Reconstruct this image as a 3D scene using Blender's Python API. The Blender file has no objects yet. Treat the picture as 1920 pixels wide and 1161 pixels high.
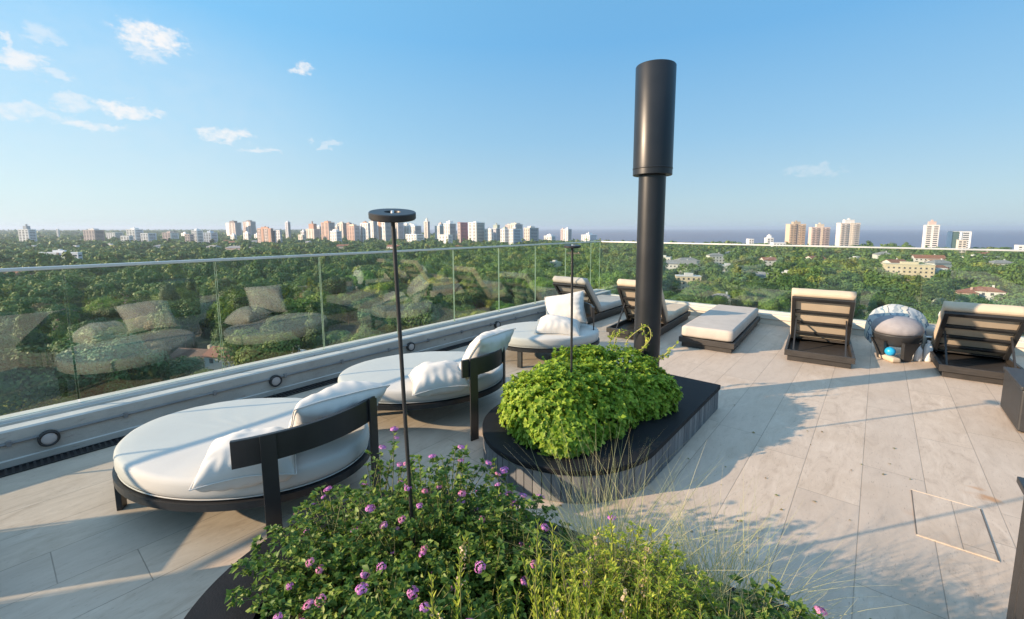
import bpy, bmesh, math, random
import numpy as np
from mathutils import Vector, Matrix, Euler, noise as mnoise

SC = bpy.context.scene
R = math.radians
COL = SC.collection
rng = np.random.default_rng(7)
random.seed(7)

# ------------------------------------------------------------------ camera
FPX, PCX, PCY, HOR, EYE = 820.0, 990.0, 526.0, 428.0, 1.7      # lens read from the vanishing points of a 1920 px wide picture
PITCH = math.atan((PCY - HOR) / FPX)
YAW = math.atan2(1650 - PCX, math.hypot(FPX, PCY - HOR))
FH = np.array([-math.sin(YAW), math.cos(YAW), 0.0])
RT = np.array([math.cos(YAW), math.sin(YAW), 0.0])
FW = FH * math.cos(PITCH) + np.array([0, 0, -math.sin(PITCH)])
UP = FH * math.sin(PITCH) + np.array([0, 0, math.cos(PITCH)])
cam_d = bpy.data.cameras.new('camera')
cam_d.sensor_width = 36.0
cam_d.lens = 36.0 * FPX / 1920.0
cam_d.shift_x = -(PCX - 960.0) / 1920.0
cam_d.shift_y = -(580.5 - PCY) / 1920.0
cam_d.clip_start = 0.05
cam_d.clip_end = 300000.0
cam = bpy.data.objects.new('camera', cam_d)
COL.objects.link(cam)
cam.matrix_world = Matrix(((RT[0], UP[0], -FW[0], 0), (RT[1], UP[1], -FW[1], 0), (RT[2], UP[2], -FW[2], EYE), (0, 0, 0, 1)))
SC.camera = cam

def ray(x, y):
    return FW + RT * (x - PCX) / FPX - UP * (y - PCY) / FPX
def at(x, y, z=0.0):
    d = ray(x, y); t = (z - EYE) / d[2]
    return np.array([0, 0, EYE]) + t * d
def proj(P):
    q = np.asarray(P, float) - np.array([0, 0, EYE]); w = q @ FW
    return PCX + FPX * (q @ RT) / w, PCY - FPX * (q @ UP) / w

# ------------------------------------------------------------------ light
SUN_EL = R(19.7)
SUN_DIR = np.array([-0.605 * math.cos(SUN_EL), -0.796 * math.cos(SUN_EL), math.sin(SUN_EL)])   # towards the sun
sun_d = bpy.data.lights.new('sun', 'SUN')
sun_d.energy = 5.0
sun_d.angle = R(0.5)
sun_d.color = (1.0, 0.76, 0.52)
sun = bpy.data.objects.new('sun', sun_d)
COL.objects.link(sun)
sun.rotation_euler = Vector(SUN_DIR).to_track_quat('Z', 'Y').to_euler()

SC.view_settings.view_transform = 'Standard'
SC.view_settings.look = 'None'
SC.view_settings.gamma = 1.0
EXPO = 0.82
SC.view_settings.exposure = EXPO
SC.view_settings.use_curve_mapping = False
SC.cycles.use_denoising = True
SC.cycles.max_bounces = 10
SC.cycles.transparent_max_bounces = 24
SC.cycles.volume_bounces = 0
SC.cycles.caustics_reflective = False
SC.cycles.caustics_refractive = False

# ------------------------------------------------------------------ node helpers
class NT:
    def __init__(s, tree):
        s.t = tree; s.t.nodes.clear()
    def n(s, kind, **kw):
        nd = s.t.nodes.new(kind)
        for k, v in kw.items():
            setattr(nd, k, v)
        return nd
    def link(s, a, b):
        s.t.links.new(a, b)
    def val(s, sock, v):
        if hasattr(v, 'is_output'):
            s.link(v, sock)
        elif isinstance(v, (tuple, list)) and len(v) == 3 and sock.type == 'RGBA':
            sock.default_value = (*v, 1)
        else:
            sock.default_value = v
    def m(s, op, a, b=None, c=None, clamp=False):
        nd = s.n('ShaderNodeMath', operation=op, use_clamp=clamp)
        s.val(nd.inputs[0], a)
        if b is not None: s.val(nd.inputs[1], b)
        if c is not None: s.val(nd.inputs[2], c)
        return nd.outputs[0]
    def mix(s, fac, a, b, blend='MIX'):
        nd = s.n('ShaderNodeMix', data_type='RGBA', blend_type=blend)
        s.val(nd.inputs[0], fac); s.val(nd.inputs[6], a); s.val(nd.inputs[7], b)
        return nd.outputs[2]
    def ramp(s, fac, stops, interp='LINEAR'):
        nd = s.n('ShaderNodeValToRGB')
        el = nd.color_ramp.elements; nd.color_ramp.interpolation = interp
        while len(el) < len(stops): el.new(0.5)
        for e, (p, c) in zip(el, stops):
            e.position = p; e.color = (*c, 1) if len(c) == 3 else c
        s.val(nd.inputs[0], fac)
        return nd.outputs[0]
    def noise(s, vec, scale, detail=4.0, rough=0.55, dist=0.0):
        nd = s.n('ShaderNodeTexNoise')
        if vec is not None: s.link(vec, nd.inputs['Vector'])
        nd.inputs['Scale'].default_value = scale; nd.inputs['Detail'].default_value = detail
        nd.inputs['Roughness'].default_value = rough; nd.inputs['Distortion'].default_value = dist
        return nd.outputs['Fac']
    def smooth(s, v, lo, hi):
        nd = s.n('ShaderNodeMapRange', interpolation_type='SMOOTHSTEP')
        s.val(nd.inputs[0], v); s.val(nd.inputs[1], lo); s.val(nd.inputs[2], hi)
        return nd.outputs[0]
    def mapping(s, vec, scale=(1, 1, 1), loc=(0, 0, 0)):
        nd = s.n('ShaderNodeMapping'); s.link(vec, nd.inputs[0])
        nd.inputs['Scale'].default_value = scale; nd.inputs['Location'].default_value = loc
        return nd.outputs[0]

def newmat(name):
    m = bpy.data.materials.new(name); m.use_nodes = True
    return m, NT(m.node_tree)
def finish(nt, shader, vol=None):
    o = nt.n('ShaderNodeOutputMaterial'); nt.link(shader, o.inputs[0])
def bump(nt, h, strength=0.2, dist=0.01):
    b = nt.n('ShaderNodeBump'); b.inputs['Strength'].default_value = strength; b.inputs['Distance'].default_value = dist
    nt.link(h, b.inputs['Height']); return b.outputs[0]
def princ(nt, color, rough=0.5, metal=0.0, normal=None, spec=0.5, sheen=0.0):
    p = nt.n('ShaderNodeBsdfPrincipled')
    nt.val(p.inputs['Base Color'], color); nt.val(p.inputs['Roughness'], rough); nt.val(p.inputs['Metallic'], metal)
    p.inputs['Specular IOR Level'].default_value = spec
    if sheen: p.inputs['Sheen Weight'].default_value = sheen
    if normal is not None: nt.link(normal, p.inputs['Normal'])
    return p.outputs[0]

def simple(name, a, b=None, scale=8.0, rough=0.5, metal=0.0, bs=0.15, bscale=60.0, bdist=0.004, spec=0.5, rvar=0.1, sheen=0.0, stretch=(1, 1, 1)):
    """two-tone noisy surface with a fine bump"""
    m, nt = newmat(name)
    tc = nt.n('ShaderNodeTexCoord').outputs['Object']
    v = nt.mapping(tc, stretch)
    n1 = nt.noise(v, scale, 5.0, 0.6)
    c = nt.ramp(n1, [(0.3, a), (0.7, b or a)])
    n2 = nt.noise(v, bscale, 3.0, 0.6)
    r = nt.m('ADD', nt.m('MULTIPLY', nt.m('SUBTRACT', n1, 0.5), rvar * 2), rough)
    finish(nt, princ(nt, c, r, metal, bump(nt, n2, bs, bdist), spec, sheen))
    return m

def leafmat(name, cols, trans=0.35, rough=0.5, pos_scale=None, pos_cols=None, objrand=0.0, spec=0.35):
    m, nt = newmat(name)
    g = nt.n('ShaderNodeNewGeometry')
    c = nt.ramp(g.outputs['Random Per Island'], [(i / max(1, len(cols) - 1), k) for i, k in enumerate(cols)])
    if pos_scale:
        n = nt.noise(g.outputs['Position'], pos_scale, 2.0, 0.5)
        c2 = nt.ramp(n, pos_cols)
        c = nt.mix(0.6, c, c2)
    if objrand:
        oi = nt.n('ShaderNodeObjectInfo')
        hs = nt.n('ShaderNodeHueSaturation')
        nt.link(nt.m('ADD', nt.m('MULTIPLY', nt.m('SUBTRACT', oi.outputs['Random'], 0.5), 0.035), 0.5), hs.inputs['Hue'])
        nt.link(nt.m('ADD', nt.m('MULTIPLY', oi.outputs['Random'], objrand), 1 - objrand / 2), hs.inputs['Value'])
        nt.link(c, hs.inputs['Color']); c = hs.outputs[0]
    p = princ(nt, c, rough, 0, None, spec)
    t = nt.n('ShaderNodeBsdfTranslucent'); nt.link(c, t.inputs[0])
    mx = nt.n('ShaderNodeMixShader'); mx.inputs[0].default_value = trans
    nt.link(p, mx.inputs[1]); nt.link(t.outputs[0], mx.inputs[2])
    finish(nt, mx.outputs[0])
    return m

# ------------------------------------------------------------------ world: sky and a few real-direction clouds
W = bpy.data.worlds.new('World'); SC.world = W; W.use_nodes = True
nt = NT(W.node_tree)
sky = nt.n('ShaderNodeTexSky', sky_type='NISHITA')
sky.sun_disc = False
sky.sun_elevation = SUN_EL
sky.sun_rotation = math.atan2(SUN_DIR[0], SUN_DIR[1]) % (2 * math.pi)
sky.altitude = 50.0
sky.air_density = 1.0
sky.dust_density = 0.6
sky.ozone_density = 2.0
tc = nt.n('ShaderNodeTexCoord').outputs['Generated']
sep = nt.n('ShaderNodeSeparateXYZ'); nt.link(tc, sep.inputs[0])
az = nt.m('ARCTAN2', sep.outputs[0], sep.outputs[1])
el = nt.m('ARCSINE', sep.outputs[2])
def nz(scale, detail, off):
    return nt.m('SUBTRACT', nt.noise(nt.mapping(tc, (1, 1, 1.6), off), scale, detail, 0.62), 0.5)
n_a, n_b, n_c = nz(26, 7, (3, 1, 7)), nz(26, 7, (11, 5, 2)), nz(60, 6, (5, 9, 4))
az2 = nt.m('ADD', az, nt.m('MULTIPLY', n_a, 0.085))
el2 = nt.m('ADD', el, nt.m('MULTIPLY', n_b, 0.055))
# centre x, y and half size x, y read from the picture, then turned into compass angles; last = density
CLOUDS = [(288, 72, 62, 26, 1.0), (280, 98, 34, 15, .6), (567, 132, 25, 10, .95), (40, 112, 48, 20, .85), (8, 78, 16, 14, .7), (70, 62, 34, 16, .4), (130, 190, 36, 16, .55),
          (235, 206, 48, 15, .95), (170, 234, 64, 10, .7), (292, 216, 22, 8, .6), (415, 253, 50, 10, .85), (488, 281, 38, 6, .6), (615, 272, 30, 5, .4),
          (40, 208, 80, 12, .55), (110, 145, 30, 10, .45), (1530, 321, 60, 7, .25)]
mask = None
for (px, py, sx, sy, dens) in CLOUDS:
    d = ray(px, py); d = d / np.linalg.norm(d)
    d2 = ray(px + sx, py); d3 = ray(px, py - sy)
    a0 = math.atan2(d[0], d[1]); e0 = math.asin(d[2])
    sa = abs(math.atan2(d2[0], d2[1]) - a0); se = abs(math.asin((d3 / np.linalg.norm(d3))[2]) - e0)
    sa *= 1.2; se *= 1.25
    u = nt.m('DIVIDE', nt.m('SUBTRACT', az2, a0), sa)
    v = nt.m('DIVIDE', nt.m('SUBTRACT', el2, e0), se)
    rr = nt.m('ADD', nt.m('MULTIPLY', u, u), nt.m('MULTIPLY', v, v))
    e = nt.m('ADD', nt.m('SUBTRACT', 1.0, rr), nt.m('MULTIPLY', n_c, 3.2))
    k = nt.m('MULTIPLY', nt.smooth(e, -0.2, 1.35), dens)
    mask = k if mask is None else nt.m('MAXIMUM', mask, k)
# thin veil over the left part of the sky
dl = ray(60, 190); al = math.atan2(dl[0], dl[1]); elv = math.asin((dl / np.linalg.norm(dl))[2])
uu = nt.m('DIVIDE', nt.m('SUBTRACT', az2, al), 0.5); vv = nt.m('DIVIDE', nt.m('SUBTRACT', el2, elv), 0.22)
veil = nt.m('MULTIPLY', nt.smooth(nt.m('SUBTRACT', 1.0, nt.m('ADD', nt.m('MULTIPLY', uu, uu), nt.m('MULTIPLY', vv, vv))), 0.0, 1.0), nt.m('ADD', 0.20, nt.m('MULTIPLY', n_a, 0.35)))
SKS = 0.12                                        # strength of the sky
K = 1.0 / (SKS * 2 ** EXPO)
grad = nt.ramp(nt.m('DIVIDE', el, 0.75, clamp=True), [(0.0, (0.50, 0.66, 0.76)), (0.08, (0.46, 0.66, 0.78)), (0.25, (0.31, 0.585, 0.83)), (0.5, (0.17, 0.48, 0.84)), (0.66, (0.17, 0.47, 0.81)), (0.82, (0.26, 0.56, 0.90)), (1.0, (0.42, 0.70, 1.05))])  # zenith stops raised above a real sky's brightness to lift the shade
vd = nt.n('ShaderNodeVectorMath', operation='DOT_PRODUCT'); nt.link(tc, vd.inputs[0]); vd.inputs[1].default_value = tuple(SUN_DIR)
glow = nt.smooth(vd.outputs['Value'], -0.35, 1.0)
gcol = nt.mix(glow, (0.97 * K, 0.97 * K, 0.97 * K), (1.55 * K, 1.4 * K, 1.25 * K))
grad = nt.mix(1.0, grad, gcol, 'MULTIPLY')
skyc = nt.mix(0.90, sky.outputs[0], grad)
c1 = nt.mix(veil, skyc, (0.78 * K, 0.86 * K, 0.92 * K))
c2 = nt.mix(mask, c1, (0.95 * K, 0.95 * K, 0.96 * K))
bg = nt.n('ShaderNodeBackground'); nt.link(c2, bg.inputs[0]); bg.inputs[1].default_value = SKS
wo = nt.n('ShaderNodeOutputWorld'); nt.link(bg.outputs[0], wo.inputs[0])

# ------------------------------------------------------------------ mesh helpers
class MB:
    """collects faces, then links them as ONE mesh object"""
    def __init__(s):
        s.v = []; s.f = []; s.sm = []; s.mi = []
    def add(s, vs, fs, smooth=False, mi=0):
        o = len(s.v); s.v += [tuple(map(float, p)) for p in vs]
        for f in fs:
            s.f.append(tuple(i + o for i in f)); s.sm.append(smooth); s.mi.append(mi)
    def box(s, x0, x1, y0, y1, z0, z1, M=None, mi=0):
        vs = [(x, y, z) for z in (z0, z1) for x, y in ((x0, y0), (x1, y0), (x1, y1), (x0, y1))]
        if M is not None: vs = [tuple(M @ Vector(p)) for p in vs]
        s.add(vs, [(3, 2, 1, 0), (4, 5, 6, 7), (0, 1, 5, 4), (1, 2, 6, 5), (2, 3, 7, 6), (3, 0, 4, 7)], mi=mi)
    def bar(s, a, b, w, h):
        a, b = Vector(a), Vector(b); d = (b - a); L = d.length
        q = d.to_track_quat('X', 'Z').to_matrix().to_4x4(); q.translation = a
        s.box(0, L, -w / 2, w / 2, -h / 2, h / 2, q)
    def tube(s, pts, rad, n=10, cap=True, smooth=True):
        pts = [Vector(p) for p in pts]; rads = rad if isinstance(rad, (list, tuple)) else [rad] * len(pts)
        vs = []; prev = None
        for i, p in enumerate(pts):
            t = (pts[min(i + 1, len(pts) - 1)] - pts[max(i - 1, 0)]).normalized()
            a = (Vector((0, 0, 1)) if abs(t.z) < 0.95 else Vector((1, 0, 0))) if prev is None else prev
            u = (a - t * a.dot(t)).normalized(); prev = u; w = t.cross(u)
            for k in range(n):
                th = 2 * math.pi * k / n
                vs.append(p + (u * math.cos(th) + w * math.sin(th)) * rads[i])
        fs = []
        for i in range(len(pts) - 1):
            for k in range(n):
                fs.append((i * n + k, i * n + (k + 1) % n, (i + 1) * n + (k + 1) % n, (i + 1) * n + k))
        s.add(vs, fs, smooth)
        if cap:
            s.add(vs[:n], [tuple(reversed(range(n)))]); s.add(vs[-n:], [tuple(range(n))])
    def lathe(s, prof, c=(0, 0, 0), n=48, smooth=True):
        vs = [(c[0] + r * math.cos(2 * math.pi * k / n), c[1] + r * math.sin(2 * math.pi * k / n), c[2] + z) for r, z in prof for k in range(n)]
        fs = [(i * n + k, i * n + (k + 1) % n, (i + 1) * n + (k + 1) % n, (i + 1) * n + k) for i in range(len(prof) - 1) for k in range(n)]
        s.add(vs, fs, smooth)
    def build(s, name, mats, parent=None, bevel=0.0, sub=0, seg=2):
        me = bpy.data.meshes.new(name)
        me.from_pydata(s.v, [], s.f); me.update()
        for m in (mats if isinstance(mats, (list, tuple)) else [mats]): me.materials.append(m)
        me.polygons.foreach_set('use_smooth', s.sm); me.polygons.foreach_set('material_index', s.mi)
        return link(name, me, parent, bevel, sub, seg)

def link(name, me, parent=None, bevel=0.0, sub=0, seg=2):
    o = bpy.data.objects.new(name, me); COL.objects.link(o)
    if parent is not None: o.parent = parent
    if bevel:
        b = o.modifiers.new('bevel', 'BEVEL'); b.width = bevel; b.segments = seg; b.limit_method = 'ANGLE'; b.angle_limit = R(40)
        w = o.modifiers.new('wn', 'WEIGHTED_NORMAL'); w.keep_sharp = True
    if sub:
        m = o.modifiers.new('sub', 'SUBSURF'); m.levels = sub; m.render_levels = sub
    return o
def npmesh(name, V, F, mats, parent=None, smooth=False, mi=None):
    """V (n,3), F (m,k) arrays of equal sided faces"""
    V = np.ascontiguousarray(V, np.float32); F = np.ascontiguousarray(F, np.int32); k = F.shape[1]
    me = bpy.data.meshes.new(name)
    me.vertices.add(len(V)); me.vertices.foreach_set('co', V.ravel())
    me.loops.add(F.size); me.loops.foreach_set('vertex_index', F.ravel())
    me.polygons.add(len(F)); me.polygons.foreach_set('loop_start', np.arange(0, F.size, k, dtype=np.int32))
    me.polygons.foreach_set('loop_total', np.full(len(F), k, np.int32))
    if smooth: me.polygons.foreach_set('use_smooth', np.ones(len(F), bool))
    for m in (mats if isinstance(mats, (list, tuple)) else [mats]): me.materials.append(m)
    if mi is not None: me.polygons.foreach_set('material_index', np.asarray(mi, np.int32))
    me.update(calc_edges=True)
    return link(name, me, parent) if parent is not False else me

def thing(name, label, cat, loc=(0, 0, 0), rz=0.0, group=None):
    o = bpy.data.objects.new(name, None); COL.objects.link(o)
    o.empty_display_size = 0.2; o.location = loc; o.rotation_euler = (0, 0, rz)
    return tag(o, label, cat, group)
def tag(o, label=None, cat=None, group=None, kind=None):
    if label: o['label'] = label
    if cat: o['category'] = cat
    if group: o['group'] = group
    if kind: o['kind'] = kind
    return o

# ------------------------------------------------------------------ materials
M = {}
M['metal'] = simple('dark_powder_coat', (0.018, 0.018, 0.020), (0.030, 0.030, 0.031), 5, 0.42, 0.0, 0.10, 220, 0.001)
M['pole'] = simple('dark_bronze_metal', (0.014, 0.016, 0.020), (0.021, 0.023, 0.028), 3, 0.38, 0.2, 0.04, 90, 0.001, rvar=0.06)
M['lounger_wood'] = simple('dark_stained_boards', (0.024, 0.022, 0.021), (0.045, 0.040, 0.038), 6, 0.55, 0, 0.3, 40, 0.003, stretch=(1, 8, 8))
M['white_fab'] = simple('white_outdoor_canvas', (0.56, 0.545, 0.515), (0.53, 0.512, 0.482), 2.2, 0.88, 0, 0.25, 320, 0.002, 0.2, sheen=0.1)
M['pillow_fab'] = simple('white_pillow_canvas', (0.61, 0.59, 0.56), (0.575, 0.555, 0.525), 4, 0.9, 0, 0.3, 300, 0.002, 0.15, sheen=0.1)
M['beige_fab'] = simple('beige_canvas', (0.55, 0.455, 0.35), (0.49, 0.405, 0.31), 6, 0.85, 0, 0.3, 60, 0.004, 0.2)
M['stone_grey_fab'] = simple('pale_grey_canvas', (0.50, 0.455, 0.41), (0.43, 0.39, 0.355), 5, 0.85, 0, 0.3, 50, 0.005, 0.2)
M['grey_fab'] = simple('grey_woven_cloth', (0.31, 0.30, 0.32), (0.24, 0.23, 0.25), 9, 0.85, 0, 0.4, 40, 0.006, 0.2)
M['soil'] = simple('dark_soil', (0.020, 0.014, 0.010), (0.055, 0.040, 0.028), 30, 0.95, 0, 0.9, 50, 0.02, 0.1)
M['rail'] = simple('brushed_steel', (0.62, 0.63, 0.62), (0.70, 0.70, 0.68), 4, 0.38, 0.55, 0.03, 80, 0.001)
M['bench_top'] = simple('charcoal_bench_top', (0.007, 0.008, 0.010), (0.014, 0.015, 0.018), 10, 0.65, 0, 0.4, 120, 0.003, 0.22)
M['table_plastic'] = simple('anthracite_resin', (0.026, 0.027, 0.030), (0.038, 0.038, 0.040), 8, 0.55, 0, 0.2, 160, 0.002)
M['stem'] = simple('green_stem', (0.10, 0.12, 0.035), (0.17, 0.17, 0.06), 20, 0.6)
M['blue'] = simple('bright_blue_plastic', (0.02, 0.32, 0.62), (0.02, 0.36, 0.68), 6, 0.35)
M['white_plastic'] = simple('white_plastic', (0.74, 0.75, 0.77), (0.66, 0.68, 0.70), 8, 0.45)
M['opal'] = simple('frosted_lamp_lens', (0.40, 0.36, 0.35), (0.46, 0.42, 0.40), 12, 0.4)
M['bark'] = simple('brown_bark', (0.09, 0.065, 0.045), (0.14, 0.11, 0.08), 3, 0.9, 0, 0.5, 8, 0.05)

def concrete():
    m, nt = newmat('cast_concrete')
    p = nt.n('ShaderNodeTexCoord').outputs['Object']
    n1 = nt.noise(p, 2.2, 6, 0.65); n2 = nt.noise(nt.mapping(p, (1, 1, 5)), 9, 5, 0.6); n3 = nt.noise(p, 60, 4, 0.6)
    c = nt.ramp(n1, [(0.3, (0.37, 0.34, 0.305)), (0.55, (0.46, 0.43, 0.385)), (0.75, (0.53, 0.50, 0.45))])
    c = nt.mix(nt.smooth(n2, 0.56, 0.78), c, (0.33, 0.285, 0.25))
    vor = nt.n('ShaderNodeTexVoronoi'); nt.link(p, vor.inputs['Vector']); vor.inputs['Scale'].default_value = 5.0
    pit = nt.m('SUBTRACT', 1.0, nt.smooth(vor.outputs['Distance'], 0.03, 0.09))
    c = nt.mix(nt.m('MULTIPLY', pit, 0.75), c, (0.12, 0.11, 0.10))
    h = nt.m('SUBTRACT', n3, pit)
    finish(nt, princ(nt, c, 0.85, 0, bump(nt, h, 0.35, 0.006), 0.3))
    return m
M['concrete'] = concrete()

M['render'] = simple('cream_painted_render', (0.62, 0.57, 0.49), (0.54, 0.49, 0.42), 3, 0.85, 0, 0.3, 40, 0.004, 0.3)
M['cap'] = simple('pale_sunlit_cap', (0.66, 0.64, 0.60), (0.54, 0.52, 0.49), 5, 0.85, 0, 0.3, 50, 0.004, 0.3)
def deck():
    m, nt = newmat('travertine_plank_tiles')
    p = nt.n('ShaderNodeTexCoord').outputs['Object']
    s = nt.n('ShaderNodeSeparateXYZ'); nt.link(p, s.inputs[0])
    wv = nt.noise(p, 0.8, 2, 0.5)
    X = nt.m('DIVIDE', nt.m('SUBTRACT', s.outputs[0], 0.03), 0.333)
    row = nt.m('FLOOR', X); fx = nt.m('SUBTRACT', X, row)
    wn = nt.n('ShaderNodeTexWhiteNoise', noise_dimensions='1D'); nt.link(row, wn.inputs['W'])
    Y = nt.m('ADD', nt.m('DIVIDE', s.outputs[1], 1.35), nt.m('MULTIPLY', wn.outputs['Value'], 3.7))
    cell = nt.m('FLOOR', Y); fy = nt.m('SUBTRACT', Y, cell)
    cv = nt.n('ShaderNodeCombineXYZ'); nt.link(row, cv.inputs[0]); nt.link(cell, cv.inputs[1])
    w2 = nt.n('ShaderNodeTexWhiteNoise', noise_dimensions='3D'); nt.link(cv.outputs[0], w2.inputs['Vector'])
    tone = w2.outputs['Value']
    ex = nt.m('MULTIPLY', nt.m('MINIMUM', fx, nt.m('SUBTRACT', 1.0, fx)), 0.333)
    ey = nt.m('MULTIPLY', nt.m('MINIMUM', fy, nt.m('SUBTRACT', 1.0, fy)), 1.35)
    d = nt.m('MINIMUM', ex, ey)
    joint = nt.m('SUBTRACT', 1.0, nt.smooth(d, 0.0008, 0.0036))
    # vary how open the joint is from row to row
    joint = nt.m('MULTIPLY', joint, nt.m('ADD', 0.35, nt.m('MULTIPLY', nt.noise(nt.mapping(p, (2.2, 0.7, 1)), 1.3, 2), 0.95)))
    off = nt.n('ShaderNodeVectorMath', operation='ADD'); nt.link(p, off.inputs[0])
    sc = nt.n('ShaderNodeVectorMath', operation='SCALE'); nt.link(w2.outputs['Color'], sc.inputs[0]); sc.inputs['Scale'].default_value = 9.0
    nt.link(sc.outputs[0], off.inputs[1])
    g1 = nt.noise(nt.mapping(off.outputs[0], (11, 3.2, 1)), 1.0, 8, 0.70, 1.0)
    g2 = nt.noise(nt.mapping(off.outputs[0], (70, 9, 1)), 1.0, 4, 0.6)
    g3 = nt.noise(p, 1.1, 5, 0.6)
    c = nt.ramp(g1, [(0.28, (0.40, 0.305, 0.23)), (0.44, (0.54, 0.43, 0.335)), (0.58, (0.60, 0.485, 0.385)), (0.74, (0.66, 0.555, 0.455))])
    c = nt.mix(nt.m('MULTIPLY', nt.smooth(g2, 0.58, 0.80), 0.5), c, (0.36, 0.28, 0.215))
    c = nt.mix(nt.m('MULTIPLY', tone, 0.6), c, (0.47, 0.385, 0.315))
    c = nt.mix(nt.m('MULTIPLY', nt.smooth(g3, 0.45, 0.75), 0.5), c, (0.44, 0.33, 0.235))
    dirt = nt.smooth(nt.noise(nt.mapping(p, (1, 1, 1), (4, 9, 1)), 0.55, 8, 0.72), 0.52, 0.74)
    c = nt.mix(nt.m('MULTIPLY', dirt, 0.32), c, (0.33, 0.265, 0.21))
    # pits in the travertine
    n5 = nt.noise(nt.mapping(off.outputs[0], (150, 26, 1)), 1.0, 3, 0.6)
    pit = nt.smooth(n5, 0.62, 0.72)
    c = nt.mix(nt.m('MULTIPLY', pit, 0.5), c, (0.22, 0.17, 0.13))
    # rust stains with a shape of their own
    for (x, y, r, k) in ((0.66, 3.84, 0.13, 0.75), (0.36, 3.36, 0.17, 0.35), (0.62, 3.95, 0.08, 0.5)):
        dx = nt.m('SUBTRACT', s.outputs[0], x); dy = nt.m('MULTIPLY', nt.m('SUBTRACT', s.outputs[1], y), 2.2)
        rr = nt.m('SQRT', nt.m('ADD', nt.m('MULTIPLY', dx, dx), nt.m('MULTIPLY', dy, dy)))
        rr = nt.m('ADD', rr, nt.m('MULTIPLY', nt.m('SUBTRACT', nt.noise(p, 14, 5), 0.5), 0.22))
        st = nt.m('MULTIPLY', nt.m('SUBTRACT', 1.0, nt.smooth(rr, 0.0, r)), k)
        c = nt.mix(st, c, (0.42, 0.20, 0.07))
    c = nt.mix(nt.m('MULTIPLY', joint, 0.70), c, (0.17, 0.135, 0.105))
    h = nt.m('SUBTRACT', nt.m('SUBTRACT', nt.m('MULTIPLY', g2, 0.4), joint), nt.m('MULTIPLY', pit, 0.5))
    r = nt.m('ADD', 0.48, nt.m('MULTIPLY', g1, 0.25))
    finish(nt, princ(nt, c, r, 0, bump(nt, h, 0.4, 0.003), 0.4))
    return m
M['deck'] = deck()

def slats():
    m, nt = newmat('weathered_grey_boards')
    g = nt.n('ShaderNodeNewGeometry'); p = nt.n('ShaderNodeTexCoord').outputs['Object']
    rnd = g.outputs['Random Per Island']
    n1 = nt.noise(nt.mapping(p, (28, 28, 2.2)), 1.0, 5, 0.65)
    c = nt.ramp(rnd, [(0, (0.13, 0.134, 0.142)), (0.5, (0.17, 0.172, 0.178)), (1, (0.225, 0.222, 0.222))])
    c = nt.mix(nt.m('MULTIPLY', nt.smooth(n1, 0.45, 0.8), 0.4), c, (0.08, 0.078, 0.078))
    finish(nt, princ(nt, c, 0.72, 0, bump(nt, n1, 0.4, 0.003), 0.35))
    return m
M['slats'] = slats()

def glassmat():
    m, nt = newmat('clear_laminated_glass')
    fr = nt.n('ShaderNodeFresnel')
    gm = nt.n('ShaderNodeNewGeometry'); ior = 1.8                  # the same reflectance seen from either side of each face
    nt.link(nt.m('ADD', ior, nt.m('MULTIPLY', gm.outputs['Backfacing'], 1 / ior - ior)), fr.inputs['IOR'])
    t = nt.n('ShaderNodeBsdfTransparent'); t.inputs[0].default_value = (0.93, 0.965, 0.945, 1)
    gl = nt.n('ShaderNodeBsdfGlossy'); gl.inputs['Roughness'].default_value = 0.0; gl.inputs[0].default_value = (0.95, 1, 0.97, 1)
    # a thin film of dust
    p = nt.n('ShaderNodeTexCoord').outputs['Object']
    n = nt.smooth(nt.noise(p, 1.6, 6, 0.65), 0.35, 0.9)
    df = nt.n('ShaderNodeBsdfDiffuse'); df.inputs[0].default_value = (0.55, 0.58, 0.52, 1)
    mx = nt.n('ShaderNodeMixShader'); nt.link(nt.m('ADD', nt.m('MULTIPLY', n, 0.008), 0.001), mx.inputs[0])
    nt.link(t.outputs[0], mx.inputs[1]); nt.link(df.outputs[0], mx.inputs[2])
    m2 = nt.n('ShaderNodeMixShader'); nt.link(fr.outputs[0], m2.inputs[0]); nt.link(mx.outputs[0], m2.inputs[1]); nt.link(gl.outputs[0], m2.inputs[2])
    finish(nt, m2.outputs[0]); return m
M['glass'] = glassmat()
M['glass_edge'] = simple('green_glass_edge', (0.13, 0.22, 0.18), (0.20, 0.30, 0.25), 4, 0.2)

M['leaf_bush'] = leafmat('bright_mint_leaves', [(0.12, 0.24, 0.025), (0.24, 0.39, 0.035), (0.46, 0.57, 0.08), (0.30, 0.45, 0.04), (0.17, 0.30, 0.03), (0.40, 0.50, 0.06)], 0.42)
M['leaf_lantana'] = leafmat('lantana_leaves', [(0.045, 0.105, 0.02), (0.08, 0.165, 0.028), (0.12, 0.22, 0.038), (0.26, 0.34, 0.06), (0.06, 0.13, 0.025)], 0.34)
M['leaf_yellow'] = leafmat('yellow_green_leaves', [(0.36, 0.46, 0.05), (0.52, 0.56, 0.08), (0.26, 0.38, 0.045)], 0.46)
M['grass'] = leafmat('feather_grass_blades', [(0.46, 0.46, 0.22), (0.60, 0.56, 0.32), (0.36, 0.40, 0.15), (0.68, 0.60, 0.40)], 0.45)
M['seed'] = leafmat('pinkish_seed_heads', [(0.55, 0.40, 0.27), (0.65, 0.50, 0.34), (0.45, 0.33, 0.20)], 0.3)
M['petal'] = leafmat('pink_violet_petals', [(0.52, 0.15, 0.56), (0.66, 0.24, 0.62), (0.76, 0.36, 0.66), (0.45, 0.11, 0.52)], 0.3)
M['petal_pink'] = leafmat('warm_pink_petals', [(0.66, 0.24, 0.46), (0.75, 0.32, 0.50), (0.60, 0.20, 0.45)], 0.3)
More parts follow.
